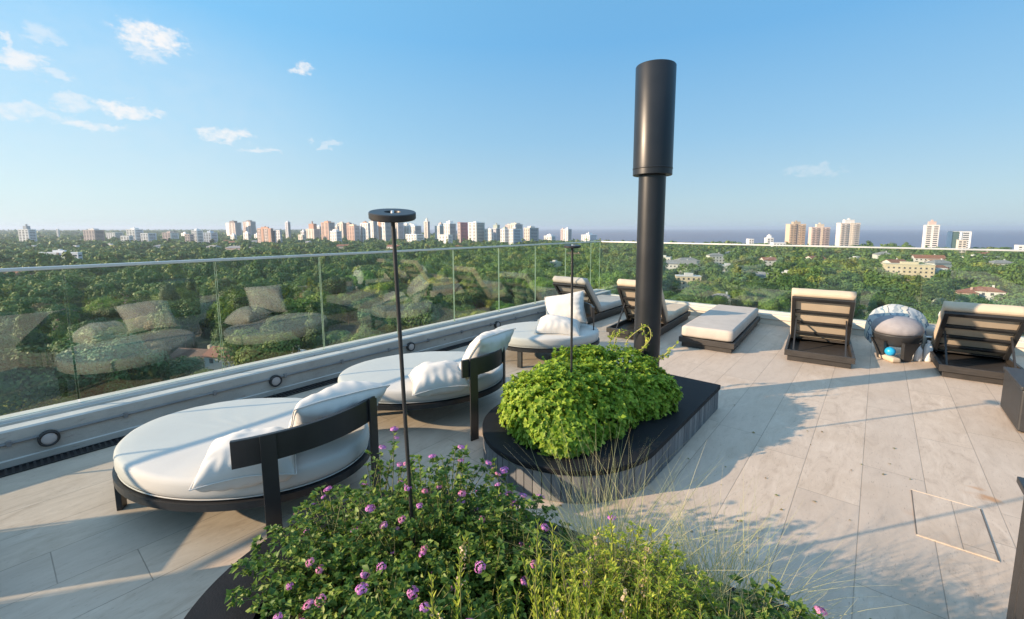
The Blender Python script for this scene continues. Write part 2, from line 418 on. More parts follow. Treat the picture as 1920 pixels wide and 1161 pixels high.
M['twig'] = simple('dry_twig', (0.20, 0.15, 0.075), (0.28, 0.22, 0.11), 15, 0.7)

exec_parts = []

# ================================================================== roof terrace (setting)
PX, PY = -4.73, 8.62                 # inner faces of the two parapets
mb = MB(); mb.box(PX - 0.3, 3.4, -7.0, PY + 0.3, -0.4, 0.0)
tag(mb.build('deck_floor', M['deck']), kind='structure')
mb = MB(); mb.box(PX - 0.42, 3.5, -9.0, PY + 0.42, -40.0, -0.41)
tag(mb.build('building_block', M['concrete']), 'pale concrete block of the building that carries the terrace', 'building')

def parapet(name, label, profile, axis, a0, a1):
    """profile: (inset from inner face, z) polygon, run along an axis"""
    mb = MB(); n = len(profile); vs = []
    K = 1
    for a in (a0, a1):
        for d, z in profile:
            vs.append((PX - d, a, z) if axis == 'y' else (a, PY + d, z))
    fs = [(i, (i + 1) % n, n + (i + 1) % n, n + i) for i in range(n)] + [tuple(reversed(range(n))), tuple(range(n, 2 * n))]
    mb.add(vs, fs)
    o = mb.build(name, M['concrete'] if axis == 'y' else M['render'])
    bm = bmesh.new(); bm.from_mesh(o.data); bmesh.ops.recalc_face_normals(bm, faces=bm.faces); bm.to_mesh(o.data); bm.free()
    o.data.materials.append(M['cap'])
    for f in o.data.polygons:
        if f.normal.z > 0.6: f.material_index = 1  # up-facing faces coloured paler, the sunlight on them put into the colour
    return tag(o, label, 'wall')
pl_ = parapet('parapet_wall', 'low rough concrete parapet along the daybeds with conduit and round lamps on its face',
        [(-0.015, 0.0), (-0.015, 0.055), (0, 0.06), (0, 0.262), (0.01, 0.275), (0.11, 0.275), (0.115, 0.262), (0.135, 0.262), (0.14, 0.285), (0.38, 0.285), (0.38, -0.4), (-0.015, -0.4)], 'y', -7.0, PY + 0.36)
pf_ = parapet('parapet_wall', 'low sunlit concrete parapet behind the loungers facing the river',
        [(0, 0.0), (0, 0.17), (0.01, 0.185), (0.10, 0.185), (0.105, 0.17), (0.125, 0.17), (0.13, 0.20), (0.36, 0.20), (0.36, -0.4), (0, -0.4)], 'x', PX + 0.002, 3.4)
mb = MB(); zc = 0.178                                                        # conduit clipped along the face
mb.tube([(PX + 0.012, y, zc + 0.004 * math.sin(y * 1.7)) for y in np.linspace(-7, PY - 0.02, 60)], 0.009, 8)
for y in np.arange(-6.82, PY, 0.62): mb.box(PX, PX + 0.024, y - 0.012, y + 0.012, zc - 0.02, zc + 0.02)
mb.build('conduit', simple('grey_conduit', (0.16, 0.16, 0.165), (0.24, 0.24, 0.24), 8, 0.5), pl_)
mb = MB(); zc = 0.11
mb.tube([(x, PY - 0.012, zc + 0.003 * math.sin(x * 2.1)) for x in np.linspace(PX + 0.1, 3.3, 60)], 0.008, 8)
mb.build('conduit', M['concrete'], pf_)

# round bulkhead lamps on the left parapet
for k, (y, lab) in enumerate(((0.19, 'round black bulkhead lamp on the parapet nearest the large front daybed'),
                              (1.76, 'round black bulkhead lamp on the parapet between the front daybed and the second one'),
                              (3.42, 'round black bulkhead lamp on the parapet behind the slim stake of the ring lamp'),
                              (5.1, 'round black bulkhead lamp on the parapet past the third daybed'))):
    t = thing('bulkhead_lamp', lab, 'wall lamp', (PX, y, 0.152), 0, 'bulkhead lamps along the parapet')
    if k == 0:
        a = MB(); a.lathe([(0.0, 0), (0.070, 0), (0.073, 0.01), (0.073, 0.045), (0.067, 0.053), (0.057, 0.053), (0.055, 0.046), (0.0, 0.046)], n=40)
        b = MB(); b.lathe([(0.0545, 0.044), (0.05, 0.048), (0.03, 0.051), (0.0001, 0.052)], n=40)
        for q in (a, b): q.v = [(x * 0.80, y_ * 0.80, z * 0.85) for x, y_, z in q.v]
        oa = a.build('housing', M['metal'], t); ob = b.build('lens', M['opal'], t)
        for q in (oa, ob): q.rotation_euler = (0, R(90), 0)
    else:
        for q in (oa, ob):
            c = q.copy(); COL.objects.link(c); c.parent = t

# drain channel with cross bars
mb = MB()
x0, x1 = PX + 0.02, PX + 0.145
for x in (x0, x1): mb.box(x - 0.006, x + 0.006, -4.0, PY - 0.1, 0.002, 0.010)
for y in np.arange(-1.5, PY - 0.15, 0.034): mb.box(x0 + 0.006, x1 - 0.006, y, y + 0.013, 0.003, 0.009)
dr = mb.build('drain_grate', M['metal'])
tag(dr, 'black slotted drain grate running along the foot of the parapet', 'drain')
mb = MB(); mb.box(x0 + 0.006, x1 - 0.006, -4.0, PY - 0.1, 0.0008, 0.002); mb.build('channel', simple('drain_dark', (0.01, 0.01, 0.012)), dr)

# floor hatch slab with pale joint
t = thing('floor_hatch', 'stone access slab let into the floor with pale sealed joints', 'hatch', (0.445, 3.385, 0))
mb = MB(); mb.box(-0.155, 0.155, -0.265, 0.265, 0.0005, 0.004); lid = mb.build('lid', M['deck'], t)
sm_, jm_ = simple('pale_sealant', (0.68, 0.58, 0.47), (0.56, 0.46, 0.36), 18, 0.6), simple('dark_joint', (0.16, 0.13, 0.105))
for y in (-0.277, 0.267):
    mb = MB(); mb.box(-0.16, 0.16, y + 0.003, y + 0.007, 0.0005, 0.0046); mb.build('sealant', sm_, t)
for x in (-0.163, 0.156):
    mb = MB(); mb.box(x + 0.002, x + 0.006, -0.265, 0.265, 0.0005, 0.0046); mb.build('joint', jm_, t)

# ================================================================== glass balustrades
def balustrade(name, label, axis, a0, a1, g, z0, z1, pitch, first):
    t = thing(name, label, 'balustrade', (g, a0, 0) if axis == 'y' else (a0, g, 0))
    def P(mb, u0, u1, v0, v1, za, zb, mi=0):
        if axis == 'y': mb.box(v0, v1, u0 - a0, u1 - a0, za, zb, mi=mi)
        else: mb.box(u0 - a0, u1 - a0, v0, v1, za, zb, mi=mi)
    js = [a0] + [u for u in np.arange(first, a1 - 0.05, pitch) if u > a0 + 0.05] + [a1]
    for u0, u1 in zip(js[:-1], js[1:]):
        mb = MB(); P(mb, u0 + 0.007, u1 - 0.007, -0.007, 0.007, z0 - 0.02, z1)
        o = mb.build('glass_pane', [M['glass'], M['glass_edge']], t)
        for f in o.data.polygons:
            n = f.normal; flat = abs(n.x) if axis == 'y' else abs(n.y)
            f.material_index = 0 if flat > 0.9 else 1
    mb = MB(); P(mb, a0, a1, -0.019, 0.019, z1 + 0.001, z1 + 0.026)
    mb.build('top_rail', M['rail'], t, bevel=0.004)
    mb = MB(); P(mb, a0, a1, -0.028, -0.010, z0 - 0.005, z0 + 0.014); P(mb, a0, a1, 0.010, 0.028, z0 - 0.005, z0 + 0.014)
    mb.build('base_shoe', M['rail'], t)
    return t
GX, GY = PX - 0.20, PY + 0.18
balustrade('glass_balustrade', 'long frameless glass balustrade with steel top rail beside the daybeds', 'y', -7.0, GY - 0.01, GX, 0.29, 1.385, 1.0, 0.385 - 7.0)
balustrade('glass_balustrade', 'frameless glass balustrade with steel top rail behind the loungers facing the river', 'x', GX + 0.03, 3.4, GY, 0.205, 1.385, 1.55, GX + 1.2)

# ================================================================== daybeds
def ell(c, a, b, th, n=96, off=0.0):
    """points of an ellipse grown by off"""
    out = []
    for k in range(n):
        p = 2 * math.pi * k / n
        x, y = a * math.cos(p), b * math.sin(p)
        nx, ny = math.cos(p) / a, math.sin(p) / b; L = math.hypot(nx, ny)
        x += nx / L * off; y += ny / L * off
        out.append((c[0] + x * math.cos(th) - y * math.sin(th), c[1] + x * math.sin(th) + y * math.cos(th)))
    return out
def bez3(p0, p1, p2, n=28):
    """smooth arc through three points"""
    q = (2 * p1[0] - (p0[0] + p2[0]) / 2, 2 * p1[1] - (p0[1] + p2[1]) / 2)
    return [((1 - t) ** 2 * p0[0] + 2 * t * (1 - t) * q[0] + t * t * p2[0], (1 - t) ** 2 * p0[1] + 2 * t * (1 - t) * q[1] + t * t * p2[1]) for t in np.linspace(0, 1, n)]
def stack(mb, rings, smooth=True, close=True):
    n = len(rings[0]); vs = [p for r in rings for p in r]
    fs = [(i * n + k, i * n + (k + 1) % n, (i + 1) * n + (k + 1) % n, (i + 1) * n + k) for i in range(len(rings) - 1) for k in range(n)]
    mb.add(vs, fs, smooth)
def daybed(label, c, a, b, th, arc, posts, legs, z=(0.205, 0.246, 0.374), band=(0.53, 0.672)):
    t = thing('daybed', label, 'daybed', (c[0], c[1], 0), 0, 'round white daybeds beside the glass')
    zf, zr, zm = z
    O = (0, 0)
    mb = MB()                                                            # frame hoop
    o_ = ell(O, a, b, th, 96, 0.012); i_ = ell(O, a, b, th, 96, -0.035)
    stack(mb, [[(*p, zf) for p in o_], [(*p, zr) for p in o_], [(*p, zr) for p in i_], [(*p, zf) for p in i_], [(*p, zf) for p in o_]], False)
    ii = ell(O, a, b, th, 96, -0.036)
    mb.add([(*p, zr - 0.02) for p in ii] + [(*p, zr - 0.008) for p in ii], [tuple(reversed(range(96))), tuple(range(96, 192))])
    mb.build('frame', M['metal'], t)
    mb = MB()                                                            # mattress
    prof = [(-0.06, zr + 0.003), (-0.024, zr + 0.008), (-0.008, zr + 0.024), (0.0, zr + 0.05), (0.0, zm - 0.034), (-0.004, zm - 0.014), (-0.016, zm - 0.003), (-0.034, zm + 0.001), (-0.12, zm + 0.005), (-0.25, zm + 0.007), (-0.38, zm + 0.007)]
    rings = []
    for off, zz in prof:
        rings.append([(*p, zz) for p in ell(O, a, b, th, 96, off)])
    rings.append([(p[0] * 0.05, p[1] * 0.05, zm + 0.008) for p in ell(O, a, b, th, 96, 0)])
    wr = []
    for j, r_ in enumerate(rings):                                       # soft unevenness and puckers of the cover
        wr.append([(p[0], p[1], p[2] + (0.004 * mnoise.noise(Vector((p[0] * 3 + c[0] * 7, p[1] * 3 + c[1] * 5, 0.3))) + 0.003 * mnoise.noise(Vector((p[0] * 11, p[1] * 11, c[1])))) * (1 if j > 3 else 0.3)) for p in r_])
    stack(mb, wr)
    n = 96; mb.add(wr[-1], [tuple(range(n))], True)
    mat_o = mb.build('mattress', M['white_fab'], t)
    mb = MB()                                                            # piping around the mattress
    pp = [(*p, zr + 0.012) for p in ell(O, a, b, th, 96, -0.012)]
    mb.tube(pp + [pp[0]], 0.004, 6, cap=False); mb.build('piping', M['white_fab'], mat_o)
    pts = bez3(*[(p[0] - c[0], p[1] - c[1]) for p in arc])
    mb = MB(); vs = []                                                   # curved back band
    for i, p in enumerate(pts):
        q0, q1 = pts[max(i - 1, 0)], pts[min(i + 1, len(pts) - 1)]
        tx, ty = q1[0] - q0[0], q1[1] - q0[1]; L = math.hypot(tx, ty); nx, ny = ty / L, -tx / L
        for s, zz in ((0.012, band[0]), (0.012, band[1]), (-0.012, band[1]), (-0.012, band[0])):
            vs.append((p[0] + nx * s, p[1] + ny * s, zz))
    m_ = len(pts)
    fs = [(i * 4 + k, i * 4 + (k + 1) % 4, (i + 1) * 4 + (k + 1) % 4, (i + 1) * 4 + k) for i in range(m_ - 1) for k in range(4)]
    fs += [(0, 3, 2, 1), ((m_ - 1) * 4, (m_ - 1) * 4 + 1, (m_ - 1) * 4 + 2, (m_ - 1) * 4 + 3)]
    mb.add(vs, fs)
    mb.build('backrest', M['metal'], t, bevel=0.003)
    for f in posts:                                                      # rear legs run up to the band
        i = int(f * (m_ - 1)); p = pts[i]; q0, q1 = pts[max(i - 1, 0)], pts[min(i + 1, m_ - 1)]
        ang = math.atan2(q1[1] - q0[1], q1[0] - q0[0])
        Mx = Matrix.Translation((p[0], p[1], 0)) @ Matrix.Rotation(ang, 4, 'Z')
        mb = MB(); mb.box(-0.036, 0.036, -0.026, -0.013, 0, band[1] + 0.006, Mx); mb.build('leg', M['metal'], t, bevel=0.002)
    for ph in legs:
        p = ell(O, a, b, th, 360, -0.012)[int(ph) % 360]
        ang = math.atan2(p[1], p[0]) + math.pi / 2
        Mx = Matrix.Translation((p[0], p[1], 0)) @ Matrix.Rotation(ang, 4, 'Z')
        mb = MB(); mb.box(-0.032, 0.032, -0.014, 0.014, 0, zf + 0.004, Mx); mb.build('leg', M['metal'], t, bevel=0.002)
    return t
daybed('white oval daybed nearest the front with black back band and two pillows', (-3.16, 1.0), 0.80, 0.575, 0.47, ((-2.39, 0.67), (-2.29, 1.06), (-2.375, 1.43)), (0.19, 0.985), (223, 130))
daybed('middle white daybed with a pillow standing against its black back band', (-3.31, 2.55), 0.765, 0.575, 0.95, ((-2.48, 2.27), (-2.44, 2.56), (-2.53, 2.80)), (0.17, 0.985), (190, 100))
daybed('farthest white daybed half hidden by the bright green bush', (-3.35, 4.58), 0.70, 0.52, 0.80, ((-2.86, 4.93), (-3.06, 5.16), (-3.36, 5.24)), (0.03, 0.85), (235, 130))

# ------------------------------------------------------------------ pillows
def pillow(label, loc, size, rot, seed, name='pillow'):
    w, h, th = size; n = 22; r = random.Random(seed)
    V = []; idx = {}
    def pos(i, j, s):
        u, v = -1 + 2 * i / n, -1 + 2 * j / n
        # pinched outline with pointed corners
        x = w / 2 * u * (1 - 0.10 * (1 - v * v) ** 0.0 * (1 - abs(v)) * abs(u) ** 2 * 0.9)
        y = h / 2 * v * (1 - 0.10 * (1 - abs(u)) * abs(v) ** 2 * 0.9)
        e = max(0.0, (1 - abs(u) ** 2.4)) ** 0.45 * max(0.0, (1 - abs(v) ** 2.4)) ** 0.45
        z = s * th / 2 * e
        q = Vector((u * 2.1 + seed, v * 2.1, s * 0.5))
        k = (1 - abs(u) ** 6) * (1 - abs(v) ** 6)
        z += s * k * (0.020 * mnoise.noise(q * 0.8) + 0.007 * abs(mnoise.noise(q * 2.6))) * (th / 0.16)
        # puckers that run in from the seam
        edge = max(abs(u), abs(v))
        z += s * k * 0.013 * edge ** 3 * math.sin((u if abs(v) > abs(u) else v) * 21 + seed + 2 * mnoise.noise(q * 1.5)) * (th / 0.16)
        z -= 0.05 * (u * u + v * v) * 0.4
        return (x, y, z)
    vs = []; fs = []
    for s in (1, -1):
        for i in range(n + 1):
            for j in range(n + 1):
                edge = i in (0, n) or j in (0, n)
                key = (i, j, 0 if edge else s)
                if key not in idx: idx[key] = len(vs); vs.append(pos(i, j, s))
        for i in range(n):
            for j in range(n):
                q = []
                for a, b in ((i, j), (i + 1, j), (i + 1, j + 1), (i, j + 1)):
                    e = a in (0, n) or b in (0, n); q.append(idx[(a, b, 0 if e else s)])
                fs.append(tuple(q) if s == 1 else tuple(reversed(q)))
    mb = MB(); mb.add(vs, fs, True)
    o = mb.build(name, M['pillow_fab'], None, sub=1)
    o.location = loc; o.rotation_euler = Euler([R(a) for a in rot], 'XYZ')
    tag(o, label, 'pillow', 'white canvas pillows on the daybeds')
    ring = [(i, 0) for i in range(n)] + [(n, j) for j in range(n)] + [(n - i, n) for i in range(n)] + [(0, n - j) for j in range(n)]
    mb = MB(); sp = [vs[idx[(a, b, 0)]] for a, b in ring]; mb.tube(sp + [sp[0]], 0.0035, 6, cap=False)
    mb.build('piping', M['pillow_fab'], o)
    return o
PIL = [
 ('white pillow leaning upright over the back band of the front daybed', (-2.55, 1.28, 0.59), (0.55, 0.44, 0.22), (46, 0, -98), 3),
 ('white pillow lying low against the back band of the front daybed', (-2.62, 0.83, 0.458), (0.47, 0.37, 0.25), (6, 3, 62), 5),
 ('white pillow standing upright against the back band of the middle daybed', (-2.62, 2.66, 0.63), (0.50, 0.48, 0.22), (57, 0, -84), 8),
 ('white pillow lying flat on the middle daybed beside the ring lamp stake', (-2.83, 2.32, 0.458), (0.46, 0.40, 0.22), (6, -3, 58), 12),
 ('white pillow propped upright on the farthest daybed in front of a lounger', (-3.30, 4.93, 0.60), (0.58, 0.48, 0.20), (60, -12, 22), 17),
 ('white pillow lying flat in front of the propped one on the farthest daybed', (-3.14, 4.56, 0.460), (0.58, 0.44, 0.22), (10, 3, 32), 21),
]
for p in PIL: pillow(*p)

# ================================================================== loungers
def slab(mb, x0, x1, y0, y1, z0, z1, Mx=None, seed=0.0, r=0.03, nx=10, ny=22, amp=0.004):
    """soft upholstered slab with rounded rims"""
    prof = [(r, 0), (r * 0.3, r * 0.3), (0, r), (0, (z1 - z0) - r), (r * 0.3, (z1 - z0) - r * 0.3), (r, (z1 - z0))]
    def rim(off, z):
        out = []
        X0, X1, Y0, Y1 = x0 + off, x1 - off, y0 + off, y1 - off
        for k in range(nx): out.append((X0 + (X1 - X0) * k / nx, Y0, z))
        for k in range(ny): out.append((X1, Y0 + (Y1 - Y0) * k / ny, z))
        for k in range(nx): out.append((X1 - (X1 - X0) * k / nx, Y1, z))
        for k in range(ny): out.append((X0, Y1 - (Y1 - Y0) * k / ny, z))
        return out
    rings = [rim(o, z0 + z) for o, z in prof]
    n = len(rings[0])
    def wob(p): 
        return (p[0] + amp * mnoise.noise(Vector((p[1] * 6, p[2] * 9, seed))), p[1] + amp * mnoise.noise(Vector((p[0] * 6, p[2] * 9, seed + 3))), p[2] + amp * mnoise.noise(Vector((p[0] * 5, p[1] * 5, seed + 7))))
    vs = [wob(p) for r_ in rings for p in r_]
    fs = [(i * n + k, i * n + (k + 1) % n, (i + 1) * n + (k + 1) % n, (i + 1) * n + k) for i in range(len(rings) - 1) for k in range(n)]
    base = len(vs); g = {}
    for sgn, zz in ((1, z1), (0, z0)):                       # top and bottom grids
        for i in range(nx + 1):
            for j in range(ny + 1):
                X = x0 + r + (x1 - x0 - 2 * r) * i / nx; Y = y0 + r + (y1 - y0 - 2 * r) * j / ny
                crown = 0.006 * (1 - (2 * i / nx - 1) ** 2) * (1 - (2 * j / ny - 1) ** 4) * (1 if sgn else -1)
                g[(sgn, i, j)] = len(vs); q = wob((X, Y, zz)); vs.append((q[0], q[1], q[2] + crown))
        for i in range(nx):
            for j in range(ny):
                q = (g[(sgn, i, j)], g[(sgn, i + 1, j)], g[(sgn, i + 1, j + 1)], g[(sgn, i, j + 1)])
                fs.append(q if sgn else tuple(reversed(q)))
    if Mx is not None: vs = [tuple(Mx @ Vector(p)) for p in vs]
    mb.add(vs, fs, True)
def lounger(label, loc, rz, raised=True, ang=62.0, L=2.15, w=0.74, fab='beige_fab', seed=0.0):
    t = thing('sun_lounger', label, 'sun lounger', (loc[0], loc[1], 0), R(rz), 'dark platform sun loungers along the far parapet')
    x0, x1 = 0.0, w
    mb = MB(); mb.box(0.035, w - 0.035, 0.03, L - 0.03, 0.0, 0.068); mb.build('plinth', M['lounger_wood'], t, bevel=0.004)
    mb = MB(); zb0, zb1 = 0.070, 0.145
    mb.box(0, w, 0, 0.03, zb0, zb1); mb.box(0, w, L - 0.03, L, zb0, zb1); mb.box(0, 0.03, 0.03, L - 0.03, zb0, zb1); mb.box(w - 0.03, w, 0.03, L - 0.03, zb0, zb1)
    mb.box(0.03, w - 0.03, 0.03, L - 0.03, 0.070, 0.082)
    for y in np.arange(0.84, L - 0.1, 0.09): mb.box(0.03, w - 0.03, y, y + 0.07, 0.125, 0.143)
    mb.build('base_frame', M['lounger_wood'], t, bevel=0.003)
    hy = 0.80
    if raised:
        mb = MB(); slab(mb, 0.03, w - 0.03, hy + 0.02, L - 0.03, 0.146, 0.272, seed=seed); mb.build('seat_cushion', M[fab], t)
        A = R(ang)
        # local x across, y up along the back, z out of the lying face
        Mx = Matrix.Translation((0, hy, 0.155)) @ Matrix(((1, 0, 0, 0), (0, -math.cos(A), math.sin(A), 0), (0, math.sin(A), math.cos(A), 0), (0, 0, 0, 1)))
        Lb = 0.78
        mb = MB()
        mb.box(0.03, 0.075, 0, Lb, -0.04, 0.0, Mx); mb.box(w - 0.075, w - 0.03, 0, Lb, -0.04, 0.0, Mx)
        mb.box(0.075, w - 0.075, Lb - 0.055, Lb, -0.04, 0.0, Mx)
        for yy in (0.10, 0.30, 0.50): mb.box(0.075, w - 0.075, yy, yy + 0.042, -0.035, -0.004, Mx)
        br = mb.build('backrest_frame', M['metal'], t, bevel=0.003)
        mb = MB(); slab(mb, 0.02, w - 0.02, 0.0, Lb + 0.05, 0.002, 0.125, Mx, seed + 5); mb.build('back_cushion', M[fab], t)
        for x in (0.09, w - 0.09):
            mb = MB(); p = Mx @ Vector((x, 0.42, -0.02)); mb.bar(p, (x, hy - 0.62, 0.09), 0.018, 0.018)
            mb.build('support_strut', M['metal'], t)
    else:
        mb = MB(); slab(mb, 0.03, w - 0.03, 0.03, L - 0.06, 0.147, 0.305, seed=seed); mb.build('mattress', M[fab], t)
    return t
lounger('lounger with raised back standing in the corner, behind the propped white pillow', (-4.62, 6.22), 1, ang=47, fab='stone_grey_fab', seed=1)
lounger('raised lounger partly hidden by the black patio heater pole', (-3.26, 6.06), 4, ang=53, fab='beige_fab', seed=2)
lounger('flat lounger with its pale mattress laid level', (-2.16, 6.20), 3, False, fab='stone_grey_fab', seed=3, L=2.3)
lounger('raised lounger between the flat lounger and the towel draped stool', (-0.85, 6.38), 5, ang=56, seed=4)
lounger('raised lounger with the heater shadow across its back, next to the grey cube', (0.65, 6.76), 3, ang=48, seed=5)

# ------------------------------------------------------------------ small things on the deck
t = thing('stool', 'dark round stool with arched feet and a domed grey cushion, between two raised loungers', 'stool', (0.27, 7.40, 0))
t.scale = (1.1, 1.1, 1.08)
mb = MB(); mb.lathe([(0.16, 0.17), (0.205, 0.22), (0.232, 0.30), (0.235, 0.315), (0.0, 0.315)], n=40)
for k in range(3):
    a = R(90 + 120 * k - 40)
mb.build('seat_shell', M['table_plastic'], t)
for k in range(4):
    a = R(40 + 90 * k)
    mb = MB(); rr = []
    for zz, rad, ww in ((0.0, 0.150, 0.045), (0.08, 0.165, 0.055), (0.16, 0.185, 0.075), (0.24, 0.212, 0.10)):
        c_ = (rad * math.cos(a), rad * math.sin(a)); tx, ty = -math.sin(a), math.cos(a); nx, ny = math.cos(a), math.sin(a)
        rr.append([(c_[0] + tx * u * ww + nx * v * 0.022, c_[1] + ty * u * ww + ny * v * 0.022, zz) for u, v in ((-1, -1), (1, -1), (1, 1), (-1, 1))])
    stack(mb, rr, False); mb.add(rr[0], [(3, 2, 1, 0)])
    mb.build('leg', M['table_plastic'], t, bevel=0.005)
mb = MB(); prof = [(0.0001, 0.312), (0.205, 0.312), (0.238, 0.33), (0.248, 0.36), (0.243, 0.40), (0.215, 0.45), (0.165, 0.49), (0.10, 0.512), (0.0001, 0.52)]
vs = []
for r_, z in prof:
    for k in range(48):
        th = 2 * math.pi * k / 48
        w_ = 1 + 0.03 * mnoise.noise(Vector((math.cos(th) * 4, math.sin(th) * 4, z * 9))) - 0.018 * (0.5 + 0.5 * math.sin(th * 17)) * (0.3 < z < 0.42)
        vs.append((r_ * w_ * math.cos(th), r_ * w_ * math.sin(th), z))
mb.add(vs, [(i * 48 + k, i * 48 + (k + 1) % 48, (i + 1) * 48 + (k + 1) % 48, (i + 1) * 48 + k) for i in range(len(prof) - 1) for k in range(48)], True)
mb.build('cushion', M['grey_fab'], t)
# beach towel hung over the back of the stool
def towelmat():
    m, nt = newmat('striped_beach_towel')
    p = nt.n('ShaderNodeTexCoord').outputs['Object']; s = nt.n('ShaderNodeSeparateXYZ'); nt.link(p, s.inputs[0])
    n = nt.noise(p, 7, 4)
    v = nt.m('ADD', nt.m('MULTIPLY', s.outputs[0], 4.2), nt.m('MULTIPLY', n, 0.9))
    f = nt.m('FRACT', v)
    c = nt.ramp(f, [(0, (0.40, 0.43, 0.45)), (0.3, (0.22, 0.27, 0.32)), (0.42, (0.36, 0.40, 0.42)), (0.6, (0.16, 0.24, 0.30)), (0.68, (0.50, 0.49, 0.44)), (0.92, (0.12, 0.15, 0.20))], 'CONSTANT')
    finish(nt, princ(nt, c, 0.9, 0, bump(nt, nt.noise(p, 120, 2), 0.4, 0.004), 0.1)); return m
mb = MB(); path = []
for k in range(34):
    u = k / 33; a = math.pi * (1 - u)
    path.append((0.30 * math.cos(a) * (1 + 0.08 * math.sin(u * 9)), 0.16 + 0.45 * math.sin(a) ** 0.75))
G = []
for k, (x, z) in enumerate(path):
    for j in range(11):
        v = j / 10
        q = Vector((k * 0.25, v * 2.3, 1.7))
        G.append((x * (0.98 + 0.34 * v) + 0.020 * mnoise.noise(q), v * 0.30 + 0.03 * mnoise.noise(q + Vector((5, 0, 0))), (z - 0.1) * (0.95 + 0.30 * v) + 0.06 + 0.035 * mnoise.noise(q + Vector((0, 7, 0)))))
mb.add(G, [(i * 11 + j, i * 11 + j + 1, (i + 1) * 11 + j + 1, (i + 1) * 11 + j) for i in range(33) for j in range(10)], True)
o = mb.build('beach_towel', towelmat()); o.location = (0.28, 7.52, 0.03); o.scale = (0.84, 0.9, 0.92)
sd = o.modifiers.new('solid', 'SOLIDIFY'); sd.thickness = 0.012
o.modifiers.new('sub', 'SUBSURF').render_levels = 1
tag(o, 'blue and white striped towel draped in an arch over the grey stool', 'towel')
# blue ball and sandal under the stool
mb = MB(); mb.lathe([(0.0001, -0.058)] + [(0.058 * math.cos(a), 0.058 * math.sin(a)) for a in np.linspace(-1.45, 1.45, 14)] + [(0.0001, 0.058)], n=24)
o = mb.build('ball', M['blue']); o.location = (0.22, 7.21, 0.12); tag(o, 'small bright blue ball resting on a cream sandal under the dark stool', 'ball')
mb = MB(); slab(mb, -0.05, 0.05, -0.12, 0.12, 0, 0.065, seed=3, r=0.02, nx=6, ny=10)
o = mb.build('sandal', M['beige_fab']); o.location = (0.22, 7.21, 0); o.rotation_euler = (0, 0, 0.6)
tag(o, 'cream sandal lying under the dark stool beneath a blue ball', 'sandal')
# white bottles and folded cloth beside the stool
for k, (x, y, h, lab) in enumerate(((0.50, 7.42, 0.22, 'white bottle standing right beside the foot of the grey stool'), (0.60, 7.48, 0.27, 'taller white bottle standing nearer the raised lounger'))):
    t = thing('bottle', lab, 'bottle', (x, y, 0), 0, 'white bottles beside the stool')
    mb = MB(); mb.lathe([(0.0001, 0), (0.040, 0), (0.045, 0.01), (0.045, h * 0.66), (0.032, h * 0.80), (0.018, h * 0.86)], n=24); mb.build('body', M['white_plastic'], t)
    mb = MB(); mb.lathe([(0.020, h * 0.86), (0.020, h), (0.0001, h)], n=20); mb.build('cap', M['white_plastic'], t)
mb = MB(); slab(mb, -0.16, 0.16, -0.13, 0.13, 0, 0.12, seed=9, r=0.045, amp=0.03, nx=12, ny=12)
mb2 = mb; o = mb.build('folded_towel', M['stone_grey_fab']); o.location = (0.56, 7.78, 0.30); o.rotation_euler = (0.15, 0.1, 0.3)
tag(o, 'folded pale grey towel piled on a small stand beside the raised lounger', 'towel')
t = thing('side_stand', 'small pale stand under a folded towel beside the raised lounger', 'stand', (0.56, 7.78, 0))
mb = MB(); mb.lathe([(0.0001, 0.275), (0.15, 0.275), (0.155, 0.283), (0.15, 0.295), (0.0001, 0.295)], n=32); mb.build('top', M['white_plastic'], t)
mb = MB(); mb.lathe([(0.11, 0), (0.11, 0.012), (0.022, 0.02), (0.022, 0.274)], n=24); mb.build('pedestal', M['white_plastic'], t)
# two globe lamps behind the lounger
for k, (x, y, lab) in enumerate(((0.83, 8.22, 'white globe lamp showing left above the raised lounger back'), (1.03, 8.26, 'white globe lamp showing right above the raised lounger back'))):
    t = thing('globe_lamp', lab, 'lamp', (x, y, 0), 0, 'white globe lamps behind the raised lounger')
    mb = MB(); mb.lathe([(0.0001, 0.40)] + [(0.108 * math.cos(a), 0.505 + 0.105 * math.sin(a)) for a in np.linspace(-1.4, 1.4, 18)] + [(0.0001, 0.61)], n=32); mb.build('globe', M['white_plastic'], t)
    mb = MB(); mb.lathe([(0.09, 0), (0.09, 0.012), (0.015, 0.02), (0.015, 0.405)], n=20); mb.build('stand', M['white_plastic'], t)
# beach bag
t = thing('beach_bag', 'navy and white beach bag slumped behind the grey cube', 'bag', (1.47, 6.55, 0))
mb = MB(); prof = [(0.0001, 0.0), (0.15, 0.0), (0.19, 0.06), (0.20, 0.18), (0.185, 0.34), (0.15, 0.47), (0.10, 0.53), (0.0001, 0.54)]
vs = []
for r_, z in prof:
    for k in range(36):
        th = 2 * math.pi * k / 36; w_ = 1 + 0.14 * mnoise.noise(Vector((math.cos(th) * 2, math.sin(th) * 2, z * 6)))
        vs.append((r_ * w_ * math.cos(th), r_ * w_ * 0.8 * math.sin(th), z))
mb.add(vs, [(i * 36 + k, i * 36 + (k + 1) % 36, (i + 1) * 36 + (k + 1) % 36, (i + 1) * 36 + k) for i in range(len(prof) - 1) for k in range(36)], True)
def bagmat():
    m, nt = newmat('navy_white_canvas'); p = nt.n('ShaderNodeTexCoord').outputs['Object']
    v = nt.smooth(nt.noise(p, 4.5, 2), 0.46, 0.5); c = nt.mix(v, (0.012, 0.016, 0.05), (0.62, 0.66, 0.70))
    finish(nt, princ(nt, c, 0.85)); return m
mb.build('body', bagmat(), t)
